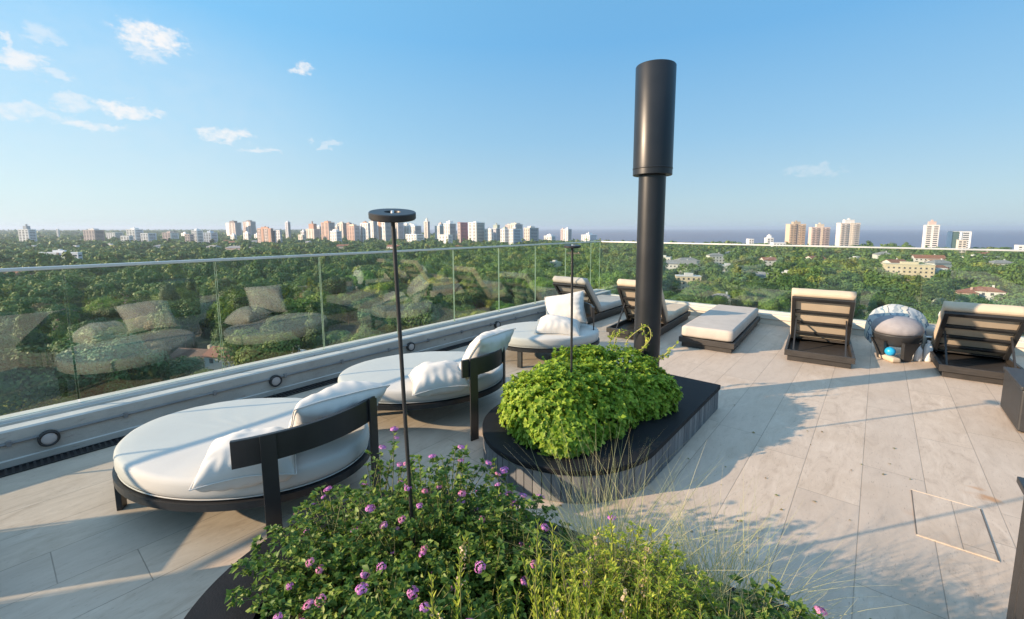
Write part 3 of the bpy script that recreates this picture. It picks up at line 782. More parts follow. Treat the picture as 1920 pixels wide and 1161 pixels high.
mb = MB(); mb.tube([(-0.1, 0, 0.5), (-0.09, 0.02, 0.62), (0, 0.03, 0.67), (0.09, 0.02, 0.62), (0.1, 0, 0.5)], 0.012, 8); mb.build('handle', M['white_fab'], t)
# dark cube table
t = thing('side_table', 'dark grey cube side table standing in front of the raised lounger', 'side table', (1.31, 5.61, 0))
mb = MB(); mb.box(-0.29, 0.29, -0.335, 0.335, 0.012, 0.365); mb.build('body', M['table_plastic'], t, bevel=0.012)
mb = MB(); mb.box(-0.30, 0.30, -0.345, 0.345, 0.368, 0.40); mb.build('table_top', M['table_plastic'], t, bevel=0.008)
mb = MB(); mb.box(-0.26, 0.26, -0.30, 0.30, 0.0, 0.012); mb.build('plinth', M['table_plastic'], t)
for (n0, n1, t0, lab) in ((-2.94, -2.38, -2.46, 'unseen low dark grey cube table added left of the picture to shade the floor, nearer the parapet'), (-2.345, -1.45, -2.06, 'unseen wider low dark grey cube table added left of the picture to shade the floor, nearer the planter')):
    # unseen blocks added to shadow the near left floor, long side along the sun
    nx_, ny_ = 0.796, -0.605; tx_, ty_ = 0.605, 0.796; nm, tm = (n0 + n1) / 2, t0 - 0.32
    c = t.copy(); COL.objects.link(c); c.location = (nx_ * nm + tx_ * tm, ny_ * nm + ty_ * tm, 0); c.rotation_euler = (0, 0, math.atan2(ty_, tx_)); c.scale = (0.64 / 0.60, (n1 - n0) / 0.69, 1.06)
    tag(c, lab, 'side table', 'dark grey cube side tables')
    for ch in list(t.children):
        d = ch.copy(); COL.objects.link(d); d.parent = c
t['group'] = 'dark grey cube side tables'
# dark wooden cabinet at the edge of the deck
t = thing('cabinet', 'tall dark wooden cabinet with a thin cap at the edge of the deck', 'cabinet', (1.005, 2.42, 0))
mb = MB()
for k in range(9):
    x = -0.455 + k * 0.1012; mb.box(x, x + 0.098, -0.225, -0.20, 0.02, 0.63)
for k in range(4):
    y = -0.199 + k * 0.1; mb.box(-0.455, -0.43, y, y + 0.097, 0.02, 0.63)
mb.box(-0.42, 0.45, -0.195, 0.21, 0.0, 0.628)
mb.build('body', M['lounger_wood'], t, bevel=0.003)
mb = MB(); mb.box(-0.475, 0.475, -0.245, 0.23, 0.632, 0.66); mb.build('top', M['metal'], t, bevel=0.004)

# ================================================================== planters
def capsule(c, ang, r, L, n=40, both=True, square_end=False):
    """outline: round near end at c, running L metres towards ang"""
    ca, sa = math.cos(ang), math.sin(ang); pts = []
    for k in range(n + 1):
        a = math.pi / 2 + math.pi * k / n
        pts.append((r * math.cos(a), r * math.sin(a)))
    if square_end:
        pts += [(L, -r), (L, r)]
    else:
        pts += [(L + r * math.cos(-math.pi / 2 + math.pi * k / n), r * math.sin(-math.pi / 2 + math.pi * k / n)) for k in range(n + 1)]
    return [(c[0] + x * ca - y * sa, c[1] + x * sa + y * ca) for x, y in pts]
def resample(pts, step):
    P = np.array(pts + [pts[0]]); d = np.r_[0, np.cumsum(np.hypot(*np.diff(P, axis=0).T))]; n = max(8, int(d[-1] / step))
    s = np.linspace(0, d[-1], n, endpoint=False)
    return np.c_[np.interp(s, d, P[:, 0]), np.interp(s, d, P[:, 1])]
def planter(label, outer, inner, h):
    c = np.mean(outer, axis=0); t = thing('planter', label, 'planter', (c[0], c[1], 0))
    o_ = [(x - c[0], y - c[1]) for x, y in outer]; i_ = [(x - c[0], y - c[1]) for x, y in inner]
    mb = MB(); q = resample(o_, 0.062); n = len(q)
    for k in range(n):                                                    # upright boards
        a, b = q[k], q[(k + 1) % n]; d = b - a; L = np.hypot(*d); e = d / L; nn = np.array([e[1], -e[0]])
        a2, b2 = a + e * 0.003, b - e * 0.003; j = 0.0015 * rng.random()
        vs = [(*(p_ + nn * s), z) for z in (0.004, h - 0.03) for p_, s in ((a2, j), (b2, j), (b2, -0.018), (a2, -0.018))]
        mb.add(vs, [(3, 2, 1, 0), (4, 5, 6, 7), (0, 1, 5, 4), (1, 2, 6, 5), (2, 3, 7, 6), (3, 0, 4, 7)])
    mb.build('cladding', M['slats'], t)
    mb = MB(); A = resample(o_, 0.03); A2 = A
    cen = np.mean(A, axis=0)
    B = []
    I = np.array(i_)
    Ir = resample(i_, 0.02)
    m_ = len(A)
    for p in A: B.append(Ir[np.argmin(((Ir - p) ** 2).sum(1))])
    B = np.array(B)
    def grow(P, off):
        d = np.roll(P, -1, 0) - np.roll(P, 1, 0); d /= np.linalg.norm(d, axis=1)[:, None] + 1e-9
        return P + np.c_[d[:, 1], -d[:, 0]] * off
    Ao = grow(A, 0.008)
    stack(mb, [[(*p, h - 0.036) for p in Ao], [(*p, h - 0.004) for p in Ao], [(*p, h) for p in grow(A, 0.004)], [(*p, h) for p in B], [(*p, h - 0.10) for p in B]], False)
    mb.build('bench_top', M['bench_top'], t)
    mb = MB(); S = resample(i_, 0.05); mb.add([(*p, h - 0.05) for p in S], [tuple(range(len(S)))]); mb.build('soil', M['soil'], t)
    mb = MB(); S2 = grow(resample(o_, 0.05), -0.03); k = len(S2)
    stack(mb, [[(*p, 0.0) for p in S2], [(*p, h - 0.05) for p in S2]], False); mb.build('core', M['bench_top'], t)
    return t
def ccw(p): return p if sum(p[i][0] * p[(i + 1) % len(p)][1] - p[(i + 1) % len(p)][0] * p[i][1] for i in range(len(p))) > 0 else p[::-1]
HP = 0.225
planter('dark slatted bench planter with a round end, holding the bright green bush', ccw(capsule((-1.74, 2.70), R(90), 0.665, 1.56, square_end=True)),
        ccw(capsule((-1.78, 2.66), R(90), 0.40, 1.12)), HP)
planter('large dark bench planter at the front full of pink lantana', ccw(capsule((-1.48, 0.89), R(10), 0.715, 2.6)),
        ccw(capsule((-1.45, 0.89), R(10), 0.48, 2.5)), HP)

# ================================================================== heater and lamps
t = thing('patio_heater', 'tall black patio heater pole with a wide cylinder head rising from the bush planter', 'patio heater', (-1.67, 3.92, 0))
mb = MB(); mb.lathe([(0.0001, 0.175), (0.19, 0.175), (0.19, 0.19), (0.123, 0.195), (0.122, 0.25), (0.122, 2.30), (0.0001, 2.30)], n=64); mb.build('pole', M['pole'], t)
mb = MB(); mb.lathe([(0.120, 2.195), (0.120, 2.180), (0.172, 2.180), (0.176, 2.184), (0.176, 3.128), (0.172, 3.134), (0.160, 3.134), (0.158, 3.10), (0.0001, 3.10)], n=64); hd = mb.build('heater_head', M['pole'], t)
mb = MB(); mb.lathe([(0.1765, 2.232), (0.1785, 2.234), (0.1785, 2.246), (0.1765, 2.248)], n=64); mb.build('seam_band', M['pole'], hd)
for o in t.children:
    for p in o.data.polygons: p.use_smooth = True
    es = o.modifiers.new('es', 'EDGE_SPLIT'); es.split_angle = R(35)
def tilt(me, piv, az_, ang):
    ax = Vector((-math.sin(az_), math.cos(az_), 0)); q = Matrix.Translation(piv) @ Matrix.Rotation(R(ang), 4, ax) @ Matrix.Translation(-piv)
    me.transform(q)
def ring_lamp(label, x, y, zb, zt, rad, hgt, dx, dy, r0, lean=11):
    t = thing('garden_lamp', label, 'garden lamp', (x, y, 0), 0, 'slim ring lamps on stakes in the planters')
    top = (dx, dy, zt)
    mb = MB(); mb.tube([(0, 0, zb), (dx * 0.5, dy * 0.5, zt * 0.5), (dx, dy, zt - hgt + 0.004)], r0, 14); mb.build('stake', M['metal'], t)
    mb = MB(); h = hgt
    mb.lathe([(0.0001, zt - h), (rad - 0.004, zt - h), (rad, zt - h + 0.004), (rad, zt - 0.003), (rad - 0.003, zt), (rad * 0.36, zt), (rad * 0.34, zt - 0.003), (rad * 0.33, zt - h * 0.7), (0.0001, zt - h * 0.7)], (dx, dy, 0), 48, False)
    ob = mb.build('lamp_head', M['metal'], t)
    tilt(ob.data, Vector((dx, dy, zt - h)), math.atan2(-y, -x), lean)
    for p in ob.data.polygons: p.use_smooth = True
    es = ob.modifiers.new('es', 'EDGE_SPLIT'); es.split_angle = R(35)
    mb = MB(); mb.lathe([(0.006, zt - h * 0.7), (0.006, zt + 0.004), (0.0001, zt + 0.004)], (dx, dy, 0), 12); tilt(mb.build('pin', M['rail'], ob).data, Vector((dx, dy, zt - h)), math.atan2(-y, -x), lean)
ring_lamp('slim black ring lamp on a tall stake in the front flower planter', -1.41, 1.015, 0.17, 1.762, 0.086, 0.027, -0.035, -0.028, 0.0078)
ring_lamp('smaller black ring lamp on a stake in the bush planter', -1.655, 2.575, 0.17, 1.583, 0.060, 0.017, -0.008, 0.0, 0.0085, 4)

# ================================================================== planting on the terrace
def unit(a):
    return a / (np.linalg.norm(a, axis=-1, keepdims=True) + 1e-9)
def leafgeo(P, D, N, L, Wd, droop=0.18, fold=0.22):
    """four-triangle folded leaves"""
    P = np.asarray(P, float); D = unit(D); S = unit(np.cross(D, N)); N = unit(np.cross(S, D)); L = np.asarray(L)[:, None]; Wd = np.asarray(Wd)[:, None]
    v0 = P
    v1 = P + D * L * 0.42 + S * Wd * 0.5 + N * Wd * fold
    v2 = P + D * L - N * L * droop
    v3 = P + D * L * 0.42 - S * Wd * 0.5 + N * Wd * fold
    vm = P + D * L * 0.48 - N * L * droop * 0.1
    n = len(P)
    V = np.stack([v0, v1, v2, v3, vm], 1).reshape(-1, 3)
    b = (np.arange(n) * 5)[:, None]
    F = np.stack([b + [0, 4, 1], b + [1, 4, 2], b + [2, 4, 3], b + [3, 4, 0]], 1).reshape(-1, 3)
    return V, F
def bladegeo(P, D, bend, L, w, seg=5):
    """thin arching blades"""
    n = len(P); D = unit(D); V = []; S = unit(np.cross(D, rng.normal(size=(n, 3))))
    for k in range(seg + 1):
        t = k / seg
        c = P + D * (L * t)[:, None] + bend * (L * t * t)[:, None]
        ww = (w * (1 - 0.92 * t))[:, None]
        V += [c + S * ww, c - S * ww]
    V = np.stack(V, 1).reshape(-1, 3); m_ = 2 * (seg + 1); b = (np.arange(n) * m_)[:, None]
    F = np.concatenate([np.stack([b[:, 0] + 2 * k, b[:, 0] + 2 * k + 1, b[:, 0] + 2 * k + 3, b[:, 0] + 2 * k + 2], 1) for k in range(seg)])
    return V, F
class Acc:
    def __init__(s): s.V = []; s.F = []; s.n = 0
    def add(s, V, F): s.V.append(V); s.F.append(F + s.n); s.n += len(V)
    def build(s, name, mat, parent): return npmesh(name, np.concatenate(s.V), np.concatenate(s.F), mat, parent)

# --- the bright green bush
c0 = np.array([-1.70, 2.90, 0.0])
t = thing('leafy_bush', 'rounded bright green leafy bush filling the dark bench planter', 'bush', tuple(c0))
LOBES = [((-1.76, 2.58, 0.36), (0.36, 0.37, 0.30)), ((-1.60, 2.86, 0.35), (0.30, 0.36, 0.27)), ((-1.66, 3.30, 0.36), (0.38, 0.42, 0.31)), ((-1.92, 3.0, 0.37), (0.26, 0.46, 0.29)), ((-1.44, 3.36, 0.31), (0.24, 0.32, 0.22)), ((-1.66, 2.42, 0.28), (0.26, 0.24, 0.19)), ((-2.0, 2.62, 0.32), (0.25, 0.32, 0.23)), ((-1.80, 3.10, 0.46), (0.22, 0.26, 0.22))]
acc = Acc()
pts = []; nor = []
def inside(p, k, s=0.93):
    for j, (c, r) in enumerate(LOBES):
        if j != k and (((p - c) / (np.array(r) * s)) ** 2).sum() < 1: return True
    return False
while len(pts) < 3600:
    k = rng.integers(len(LOBES)); c, r = np.array(LOBES[k][0]), np.array(LOBES[k][1])
    d = unit(rng.normal(size=3))
    bumpy = 1 + 0.20 * mnoise.noise(Vector(((c + d * r) * 7).tolist())) + 0.14 * mnoise.noise(Vector(((c + d * r) * 17).tolist()))
    p = c + d * r * bumpy * rng.uniform(0.80, 1.07)
    if p[2] < 0.20 or inside(p, k): continue
    pts.append(p); nor.append(unit(d / r))
pts = np.array(pts); nor = np.array(nor)
for k in range(7):                                                         # a rosette of leaves on every shoot
    nn = len(pts); a = 2 * math.pi * (k / 7 + rng.random(nn))
    h = unit(nor + np.array([0, 0, 0.55])); u = unit(np.cross(h, rng.normal(size=(nn, 3)))); w = np.cross(h, u)
    side = u * np.cos(a)[:, None] + w * np.sin(a)[:, None]
    tilt = rng.uniform(0.35, 1.0, nn)[:, None]
    D = unit(side + h * tilt)
    L = rng.uniform(0.019, 0.042, nn)
    acc.add(*leafgeo(pts - c0 + rng.normal(size=(nn, 3)) * 0.006, D, h, L, L * rng.uniform(0.62, 0.85, nn)))
nn = 5000; ks = rng.integers(len(LOBES), size=nn)                            # leaves deeper in
d = unit(rng.normal(size=(nn, 3))) * (rng.random(nn) ** 0.4)[:, None] * 0.86
p = np.array([LOBES[k][0] for k in ks]) + d * np.array([LOBES[k][1] for k in ks]); ok = p[:, 2] > 0.19; p = p[ok]; nn = len(p)
L = rng.uniform(0.03, 0.05, nn); acc.add(*leafgeo(p - c0, rng.normal(size=(nn, 3)), rng.normal(size=(nn, 3)), L, L * 0.7))
acc.build('foliage', M['leaf_bush'], t)
mb = MB()
for k in range(90):
    a = rng.uniform(0, 6.28); b0 = Vector((0.3 * rng.normal() * 0.5, 0.45 * rng.normal() * 0.6, 0.17)); q = pts[rng.integers(len(pts))] - c0
    mb.tube([b0, (b0 + Vector(q)) / 2 + Vector((0, 0, 0.05)), Vector(q)], [0.004, 0.003, 0.0015], 5)
mb.build('stem', M['stem'], t)

# --- vine around the heater pole
t = thing('climbing_vine', 'thin yellowish vine tendrils curling around the foot of the heater pole', 'vine', (-1.67, 3.92, 0.2))
mb = MB(); acc = Acc()
def spl(pp, n=24):
    P = [np.array(pp[0])] + [np.array(q) for q in pp] + [np.array(pp[-1])]; out = []
    for i in range(1, len(P) - 2):
        for s in np.linspace(0, 1, max(3, n // (len(P) - 3)), endpoint=False):
            a, b, c, d = P[i - 1], P[i], P[i + 1], P[i + 2]
            out.append(0.5 * ((2 * b) + (-a + c) * s + (2 * a - 5 * b + 4 * c - d) * s * s + (-a + 3 * b - 3 * c + d) * s ** 3))
    out.append(P[-1]); return out
for pp in ([(-0.05, -0.15, 0.25), (-0.14, -0.16, 0.40), (-0.06, -0.15, 0.52), (0.06, -0.14, 0.60), (0.10, -0.15, 0.50), (0.02, -0.17, 0.38)],
           [(-0.20, -0.18, 0.22), (-0.26, -0.16, 0.38), (-0.20, -0.2, 0.50), (-0.14, -0.2, 0.53)],
           [(0.08, -0.13, 0.20), (0.20, -0.10, 0.33), (0.30, -0.06, 0.45)], [(0.04, -0.15, 0.18), (0.14, -0.13, 0.30), (0.24, -0.08, 0.36)],
           [(-0.10, -0.18, 0.2), (0.0, -0.17, 0.33), (0.05, -0.14, 0.45), (0.0, -0.14, 0.62)], [(-0.28, -0.12, 0.2), (-0.34, -0.1, 0.36), (-0.30, -0.12, 0.48)]):
    s = spl(pp, 26); mb.tube(s, 0.0038, 6)
    S = np.array(s)[3::2]; nn = len(S) * 3; Q = np.repeat(S, 3, 0) + rng.normal(size=(nn, 3)) * 0.008
    L = rng.uniform(0.02, 0.045, nn); acc.add(*leafgeo(Q, rng.normal(size=(nn, 3)), rng.normal(size=(nn, 3)) + [0, 0, 1], L, L * 0.6))
mb.build('tendril', simple('yellow_vine_stem', (0.34, 0.33, 0.10), (0.42, 0.38, 0.15), 12, 0.6), t)
acc.build('foliage', M['leaf_yellow'], t)

# --- flowering shrubs in the front planter
def flower_mesh(seed, mat):
    r = np.random.default_rng(seed); V = []; F = []; n = 0
    for k in range(17):
        z = 1 - 1.0 * (k + 0.5) / 17; a = k * 2.399963 + r.normal() * 0.25; s = math.sqrt(max(0, 1 - z * z)); d = unit(np.array([s * math.cos(a), s * math.sin(a), z * 0.9]) + r.normal(size=3) * 0.12)
        c = d * np.array([0.021, 0.021, 0.013]) * r.uniform(0.75, 1.1); u = unit(np.cross(d, r.normal(size=3))); w = np.cross(d, u)
        for q in range(4):
            b = q * math.pi / 2 + r.random() * 0.6; e = u * math.cos(b) + w * math.sin(b); f = np.cross(d, e); g = r.uniform(0.8, 1.3)
            V += [c, c + (e * 0.0045 + f * 0.0036) * g + d * 0.002, c + e * 0.0088 * g - d * 0.001, c + (e * 0.0045 - f * 0.0036) * g + d * 0.002]
            F.append([n, n + 1, n + 2, n + 3]); n += 4
    return npmesh('flower', np.array(V), np.array(F), mat, False)
FLOW = [flower_mesh(1, M['petal']), flower_mesh(2, M['petal']), flower_mesh(3, M['petal_pink'])]
def shrub(label, c, rad, h, nst, seed, nfl, mat='leaf_lantana', leaf=(0.018, 0.037), asp=0.64, spread=1.0, group=None, fl_only=None, name='lantana_shrub', cat='shrub'):
    r = np.random.default_rng(seed)
    t = thing(name, label, cat, (c[0], c[1], HP - 0.05), 0, group)
    acc = Acc(); mb = MB(); tips = []
    for k in range(nst):
        a = r.uniform(0, 2 * math.pi); out = rad * math.sqrt(r.random()) * spread
        top = h * (1 - 0.55 * (out / (rad * spread)) ** 2) * r.uniform(0.55, 1.14)
        b = np.array([0.3 * out * math.cos(a) + r.normal() * 0.05, 0.3 * out * math.sin(a) + r.normal() * 0.05, 0.0])
        e = np.array([out * math.cos(a), out * math.sin(a), top])
        m_ = (b + e) / 2 + np.array([-0.12 * out * math.cos(a), -0.12 * out * math.sin(a), 0.14 * top]) + r.normal(size=3) * 0.02
        ts = np.linspace(0, 1, 9)[:, None]; S = (1 - ts) ** 2 * b + 2 * ts * (1 - ts) * m_ + ts ** 2 * e
        if k % 2 == 0 or k < 60: mb.tube([S[i] for i in (0, 2, 4, 6, 8)], [0.0032, 0.0028, 0.0024, 0.002, 0.0014], 5)
        tips.append((S[-1], unit(S[-1] - S[-2])))
        nl = 14
        tt = r.uniform(0.28, 1.0, nl); Pq = (1 - tt)[:, None] ** 2 * b + 2 * (tt * (1 - tt))[:, None] * m_ + (tt ** 2)[:, None] * e
        ax = unit(S[-1] - S[3])
        side = unit(np.cross(ax + 0 * Pq, r.normal(size=(nl, 3))))
        D = unit(side + ax * r.uniform(0.1, 0.8, nl)[:, None] + np.array([0, 0, 0.15])); L = r.uniform(*leaf, nl)
        acc.add(*leafgeo(Pq, D, np.array([0, 0, 1.0]) + r.normal(size=(nl, 3)) * 0.45, L, L * asp))
        nl = 8; side = unit(r.normal(size=(nl, 3))); D = unit(side * [1, 1, 0.4] + ax * 0.5); L = r.uniform(leaf[0] * 0.7, leaf[1] * 0.85, nl)
        acc.add(*leafgeo(np.repeat(S[-1:], nl, 0), D, np.array([0, 0, 1.0]) + r.normal(size=(nl, 3)) * 0.3, L, L * asp))
    acc.build('foliage', M[mat], t)
    mb.build('stem', M['stem'], t)
    order = sorted(range(len(tips)), key=lambda i: -(tips[i][0][2] + 0.10 * r.random()))
    use = [order[int(i)] for i in np.linspace(0, len(order) * 0.75, nfl, endpoint=False)] if nfl else []
    for q, i in enumerate(use):
        p, d = tips[i]; d = unit(d + np.array([0, 0, 0.6])); L = r.uniform(0.012, 0.04)
        me = FLOW[q % 3 if fl_only is None else fl_only]
        o = link('flower', me, t); o.location = p + d * L
        o.rotation_euler = Vector(d).to_track_quat('Z', 'Y').to_euler(); s = r.uniform(0.55, 0.95); o.scale = (s, s, s * 0.72)
    return t
G_ = 'pink lantana shrubs in the front planter'
shrub('dark green lantana shrub at the left round end of the front planter with violet flowers', (-1.68, 0.85), 0.41, 0.36, 280, 11, 19, group=G_)
shrub('tall lantana shrub with pink flowers around the foot of the tall ring lamp stake', (-1.42, 1.16), 0.38, 0.49, 260, 12, 26, group=G_)
shrub('leggy lantana shoots with pink flowers rising past the front daybed', (-1.86, 1.16), 0.15, 0.52, 16, 21, 5, group=G_)
shrub('few tall lantana shoots with flowers at the back rim of the front planter', (-1.34, 1.46), 0.16, 0.42, 16, 22, 5, group=G_)
shrub('lantana shrub with pink flower heads reaching towards the bush planter', (-1.10, 1.20), 0.34, 0.42, 240, 13, 15, group=G_)
shrub('dark lantana shrub spilling over the nearest edge of the front planter', (-1.18, 0.72), 0.36, 0.36, 230, 14, 10, group=G_)
shrub('lantana shrub half in shade in front of the yellow spikes', (-0.86, 0.86), 0.26, 0.28, 130, 15, 4, group=G_)
shrub('lantana shrub with sunlit tips at the right of the feather grass', (-0.16, 1.36), 0.32, 0.38, 180, 16, 3, group=G_, fl_only=2)
shrub('small yellow green shrub with fine leaves at the right of the spiky stems', (-0.28, 1.20), 0.22, 0.34, 260, 20, 0, 'leaf_yellow', (0.013, 0.028), 0.4, name='yellow_shrub')
shrub('sparse lantana with leggy stems trailing near the right end of the front planter', (0.20, 1.46), 0.36, 0.30, 34, 17, 1, group=G_, spread=1.1)
shrub('thin lantana sprig with one pink flower by the dark cabinet', (0.60, 1.62), 0.10, 0.40, 9, 18, 2, group=G_, fl_only=2)
shrub('fine leaved yellow green shrub behind the spiky stems in the front planter', (-0.58, 1.30), 0.34, 0.42, 520, 19, 2, 'leaf_yellow', (0.013, 0.028), 0.4, name='yellow_shrub')
def grass_tuft(label, c, n, L, seed, lean=0.5, base=0.08, w=0.0011):
    global rng
    t = thing('feather_grass', label, 'grass tuft', (c[0], c[1], HP - 0.05), 0, 'feather grass tufts in the front planter')
    r = np.random.default_rng(seed); P = np.c_[r.normal(size=(n, 2)) * base, np.zeros(n)]; a = r.uniform(0, 6.283, n)
    D = np.c_[np.cos(a) * lean, np.sin(a) * lean, np.ones(n)] * 1.0; D[:, :2] *= r.uniform(0.1, 1, n)[:, None]
    bend = np.c_[np.cos(a), np.sin(a), -np.ones(n) * 0.45] * (r.uniform(0.0, 0.75, n) ** 1.3)[:, None]
    V, F = bladegeo(P, D, bend, r.uniform(L * 0.45, L, n), np.full(n, w)); npmesh('blade', V, F, M['grass'], t)
grass_tuft('tall pale feather grass tuft rising in front of the bush planter', (-0.76, 1.48), 420, 0.74, 31, 0.55, 0.07, 0.0019)
grass_tuft('soft low feather grass tuft on the deck side of the front planter', (-0.36, 1.56), 620, 0.60, 32, 0.7, 0.09, 0.0017)
grass_tuft('dry straw coloured grass tuft bending among the lantana flowers', (-1.52, 1.00), 60, 0.56, 33, 0.5, 0.05, 0.0013)
def spikes(label, c, n, h, seed, rad):
    r = np.random.default_rng(seed)
    t = thing('spiky_plant', label, 'plant', (c[0], c[1], HP - 0.05), 0, 'spiky yellow green plants in the front planter')
    acc = Acc(); sd = Acc(); mb = MB()
    for k in range(n):
        a = r.uniform(0, 6.283); o = rad * math.sqrt(r.random()); hh = h * r.uniform(0.65, 1.0)
        b = np.array([o * math.cos(a), o * math.sin(a), 0]); e = b + np.array([r.normal() * 0.05, r.normal() * 0.05, hh])
        mb.tube([b, (b + e) / 2 + r.normal(size=3) * 0.012, e], [0.0035, 0.003, 0.0015], 5)
        nl = 40; tt = np.linspace(0.25, 1.0, nl); P = b + (e - b) * tt[:, None]; aa = np.arange(nl) * 2.4
        D = np.c_[np.cos(aa) * 0.45, np.sin(aa) * 0.45, np.full(nl, 1.0)]; L = r.uniform(0.024, 0.05, nl) * (1.25 - 0.6 * tt)
        acc.add(*leafgeo(P, D, np.c_[-np.cos(aa), -np.sin(aa), np.full(nl, 0.5)], L, L * 0.24, 0.05))
        if k % 7 == 0:
            sd = Acc(); nl = 46; P = e - (e - b) * (r.uniform(0, 0.34, nl))[:, None] + r.normal(size=(nl, 3)) * 0.006
            L = r.uniform(0.006, 0.015, nl); sd.add(*leafgeo(P, r.normal(size=(nl, 3)), r.normal(size=(nl, 3)), L, L * 0.8)); sd.build('seed_head', M['seed'], t)
    acc.build('foliage', M['leaf_yellow'], t); mb.build('stem', M['stem'], t)
spikes('clump of upright yellow green spikes with pinkish seed heads', (-0.66, 1.08), 30, 0.60, 41, 0.18)
spikes('thin yellow green spikes at the bottom edge in front of dark lantana', (-0.90, 0.86), 8, 0.54, 42, 0.15)
spikes('short yellow green spikes beside the soft feather grass', (-0.42, 1.16), 10, 0.50, 43, 0.14)

# --- a few fallen leaves and petals around the planters
nn = 46; a = rng.uniform(0, 6.283, nn); q = rng.uniform(0.05, 0.75, nn) ** 1.3
P = np.c_[np.where(np.arange(nn) % 3 == 0, rng.uniform(-2.3, -0.9, nn), rng.uniform(-1.05, 0.5, nn)), np.where(np.arange(nn) % 3 == 0, rng.uniform(1.6, 2.1, nn), rng.uniform(1.9, 4.6, nn)), np.full(nn, 0.004)]
L = rng.uniform(0.012, 0.03, nn); D = np.c_[np.cos(a), np.sin(a), np.full(nn, 0.08)]
V, F = leafgeo(P, D, np.array([0, 0, 1.0]) + rng.normal(size=(nn, 3)) * 0.2, L, L * 0.6, 0.1, 0.12)
tag(npmesh('fallen_leaves', V, F, leafmat('dry_fallen_leaves', [(0.25, 0.20, 0.06), (0.20, 0.11, 0.04), (0.16, 0.20, 0.05), (0.34, 0.27, 0.12)], 0.2)), 'dry fallen leaves scattered on the deck by the planters', None, None, 'stuff')

# ================================================================== the town below
ZG = -40.0
def groundmat():
    m, nt = newmat('mottled_suburb_ground'); p = nt.n('ShaderNodeNewGeometry').outputs['Position']
    a = nt.noise(p, 0.03, 4); b = nt.noise(p, 0.3, 3)
    c = nt.ramp(a, [(0.3, (0.018, 0.032, 0.012)), (0.5, (0.03, 0.05, 0.016)), (0.62, (0.05, 0.075, 0.024)), (0.72, (0.09, 0.09, 0.065))])
    c = nt.mix(nt.smooth(b, 0.45, 0.7), c, (0.035, 0.05, 0.02))
    finish(nt, princ(nt, c, 0.95, 0, None, 0.1)); return m
mb = MB(); n = 96; RG = 60000.0
mb.add([(RG * math.cos(2 * math.pi * k / n), RG * math.sin(2 * math.pi * k / n), ZG) for k in range(n)], [tuple(range(n))])
tag(mb.build('ground', groundmat()), kind='structure')
# river: shoreline seen beyond the trees
SH = [at(2200, 494, ZG), at(1900, 485, ZG), at(1500, 473, ZG), at(1240, 468, ZG), at(1015, 461, ZG), at(760, 441, ZG), at(560, 432, ZG)]
def watermat():
    m, nt = newmat('sky_tinted_river'); p = nt.n('ShaderNodeNewGeometry').outputs['Position']
    a = nt.noise(nt.mapping(p, (1, 0.15, 1)), 0.0006, 4); b = nt.noise(p, 0.05, 4)
    c = nt.ramp(a, [(0.35, (0.13, 0.16, 0.23)), (0.65, (0.19, 0.185, 0.22))])  # blue grey of the reflected sky put into the base colour
    finish(nt, princ(nt, c, 0.55, 0, bump(nt, b, 0.6, 3.0), 0.25)); return m
far = []
for px in (560, 760, 1015, 1500, 1900, 2200):
    d = ray(px, HOR); d = d[:2] / np.linalg.norm(d[:2]); far.append((d[0] * 58000, d[1] * 58000))
mb = MB(); poly = [(p[0], p[1], ZG + 0.6) for p in SH] + [(x, y, ZG + 0.6) for x, y in far]
mb.add(poly, [tuple(range(len(poly)))]); o = mb.build('river_water', watermat())
bm = bmesh.new(); bm.from_mesh(o.data); bmesh.ops.triangulate(bm, faces=bm.faces); bmesh.ops.recalc_face_normals(bm, faces=bm.faces)
if sum(f.normal.z for f in bm.faces) < 0: bmesh.ops.reverse_faces(bm, faces=bm.faces)
bm.to_mesh(o.data); bm.free(); tag(o, kind='structure')
def in_water(x, y):
    q = [(p[0], p[1]) for p in poly]; c = False
    for i in range(len(q)):
        (x1, y1), (x2, y2) = q[i], q[i - 1]
        if (y1 > y) != (y2 > y) and x < (x2 - x1) * (y - y1) / (y2 - y1) + x1: c = not c
    return c

# ------------------------------------------------------------------ trees
BR = 1.35
def br(L_): return [tuple(v * BR for v in c) for c in L_]
TM = {
 'dark': leafmat('dark_green_crown', br([(0.035, 0.075, 0.018), (0.055, 0.105, 0.025), (0.08, 0.135, 0.032)]), 0.14, 0.6, objrand=0.5),
 'mid': leafmat('mid_green_crown', br([(0.075, 0.14, 0.022), (0.105, 0.18, 0.03), (0.14, 0.22, 0.04)]), 0.14, 0.6, objrand=0.45),
 'yellow': leafmat('yellow_green_crown', br([(0.16, 0.20, 0.02), (0.21, 0.25, 0.03), (0.26, 0.29, 0.04)]), 0.14, 0.6, objrand=0.35),
 'olive': leafmat('olive_brown_crown', br([(0.12, 0.115, 0.04), (0.15, 0.13, 0.05), (0.19, 0.145, 0.06)]), 0.14, 0.6, objrand=0.35),
 'blue': leafmat('bluish_green_crown', br([(0.05, 0.10, 0.04), (0.07, 0.125, 0.05), (0.095, 0.15, 0.06)]), 0.14, 0.6, objrand=0.4),
}
WOOD = leafmat('woodland_canopy', br([(0.06, 0.105, 0.024), (0.08, 0.135, 0.03), (0.105, 0.165, 0.036)]), 0.12, 0.6, 0.045,
               [(0.30, (0.03, 0.07, 0.025)), (0.40, (0.07, 0.15, 0.045)), (0.48, (0.14, 0.23, 0.045)), (0.56, (0.07, 0.14, 0.04)), (0.63, (0.32, 0.35, 0.055)), (0.72, (0.26, 0.20, 0.09)), (0.8, (0.09, 0.17, 0.05))])
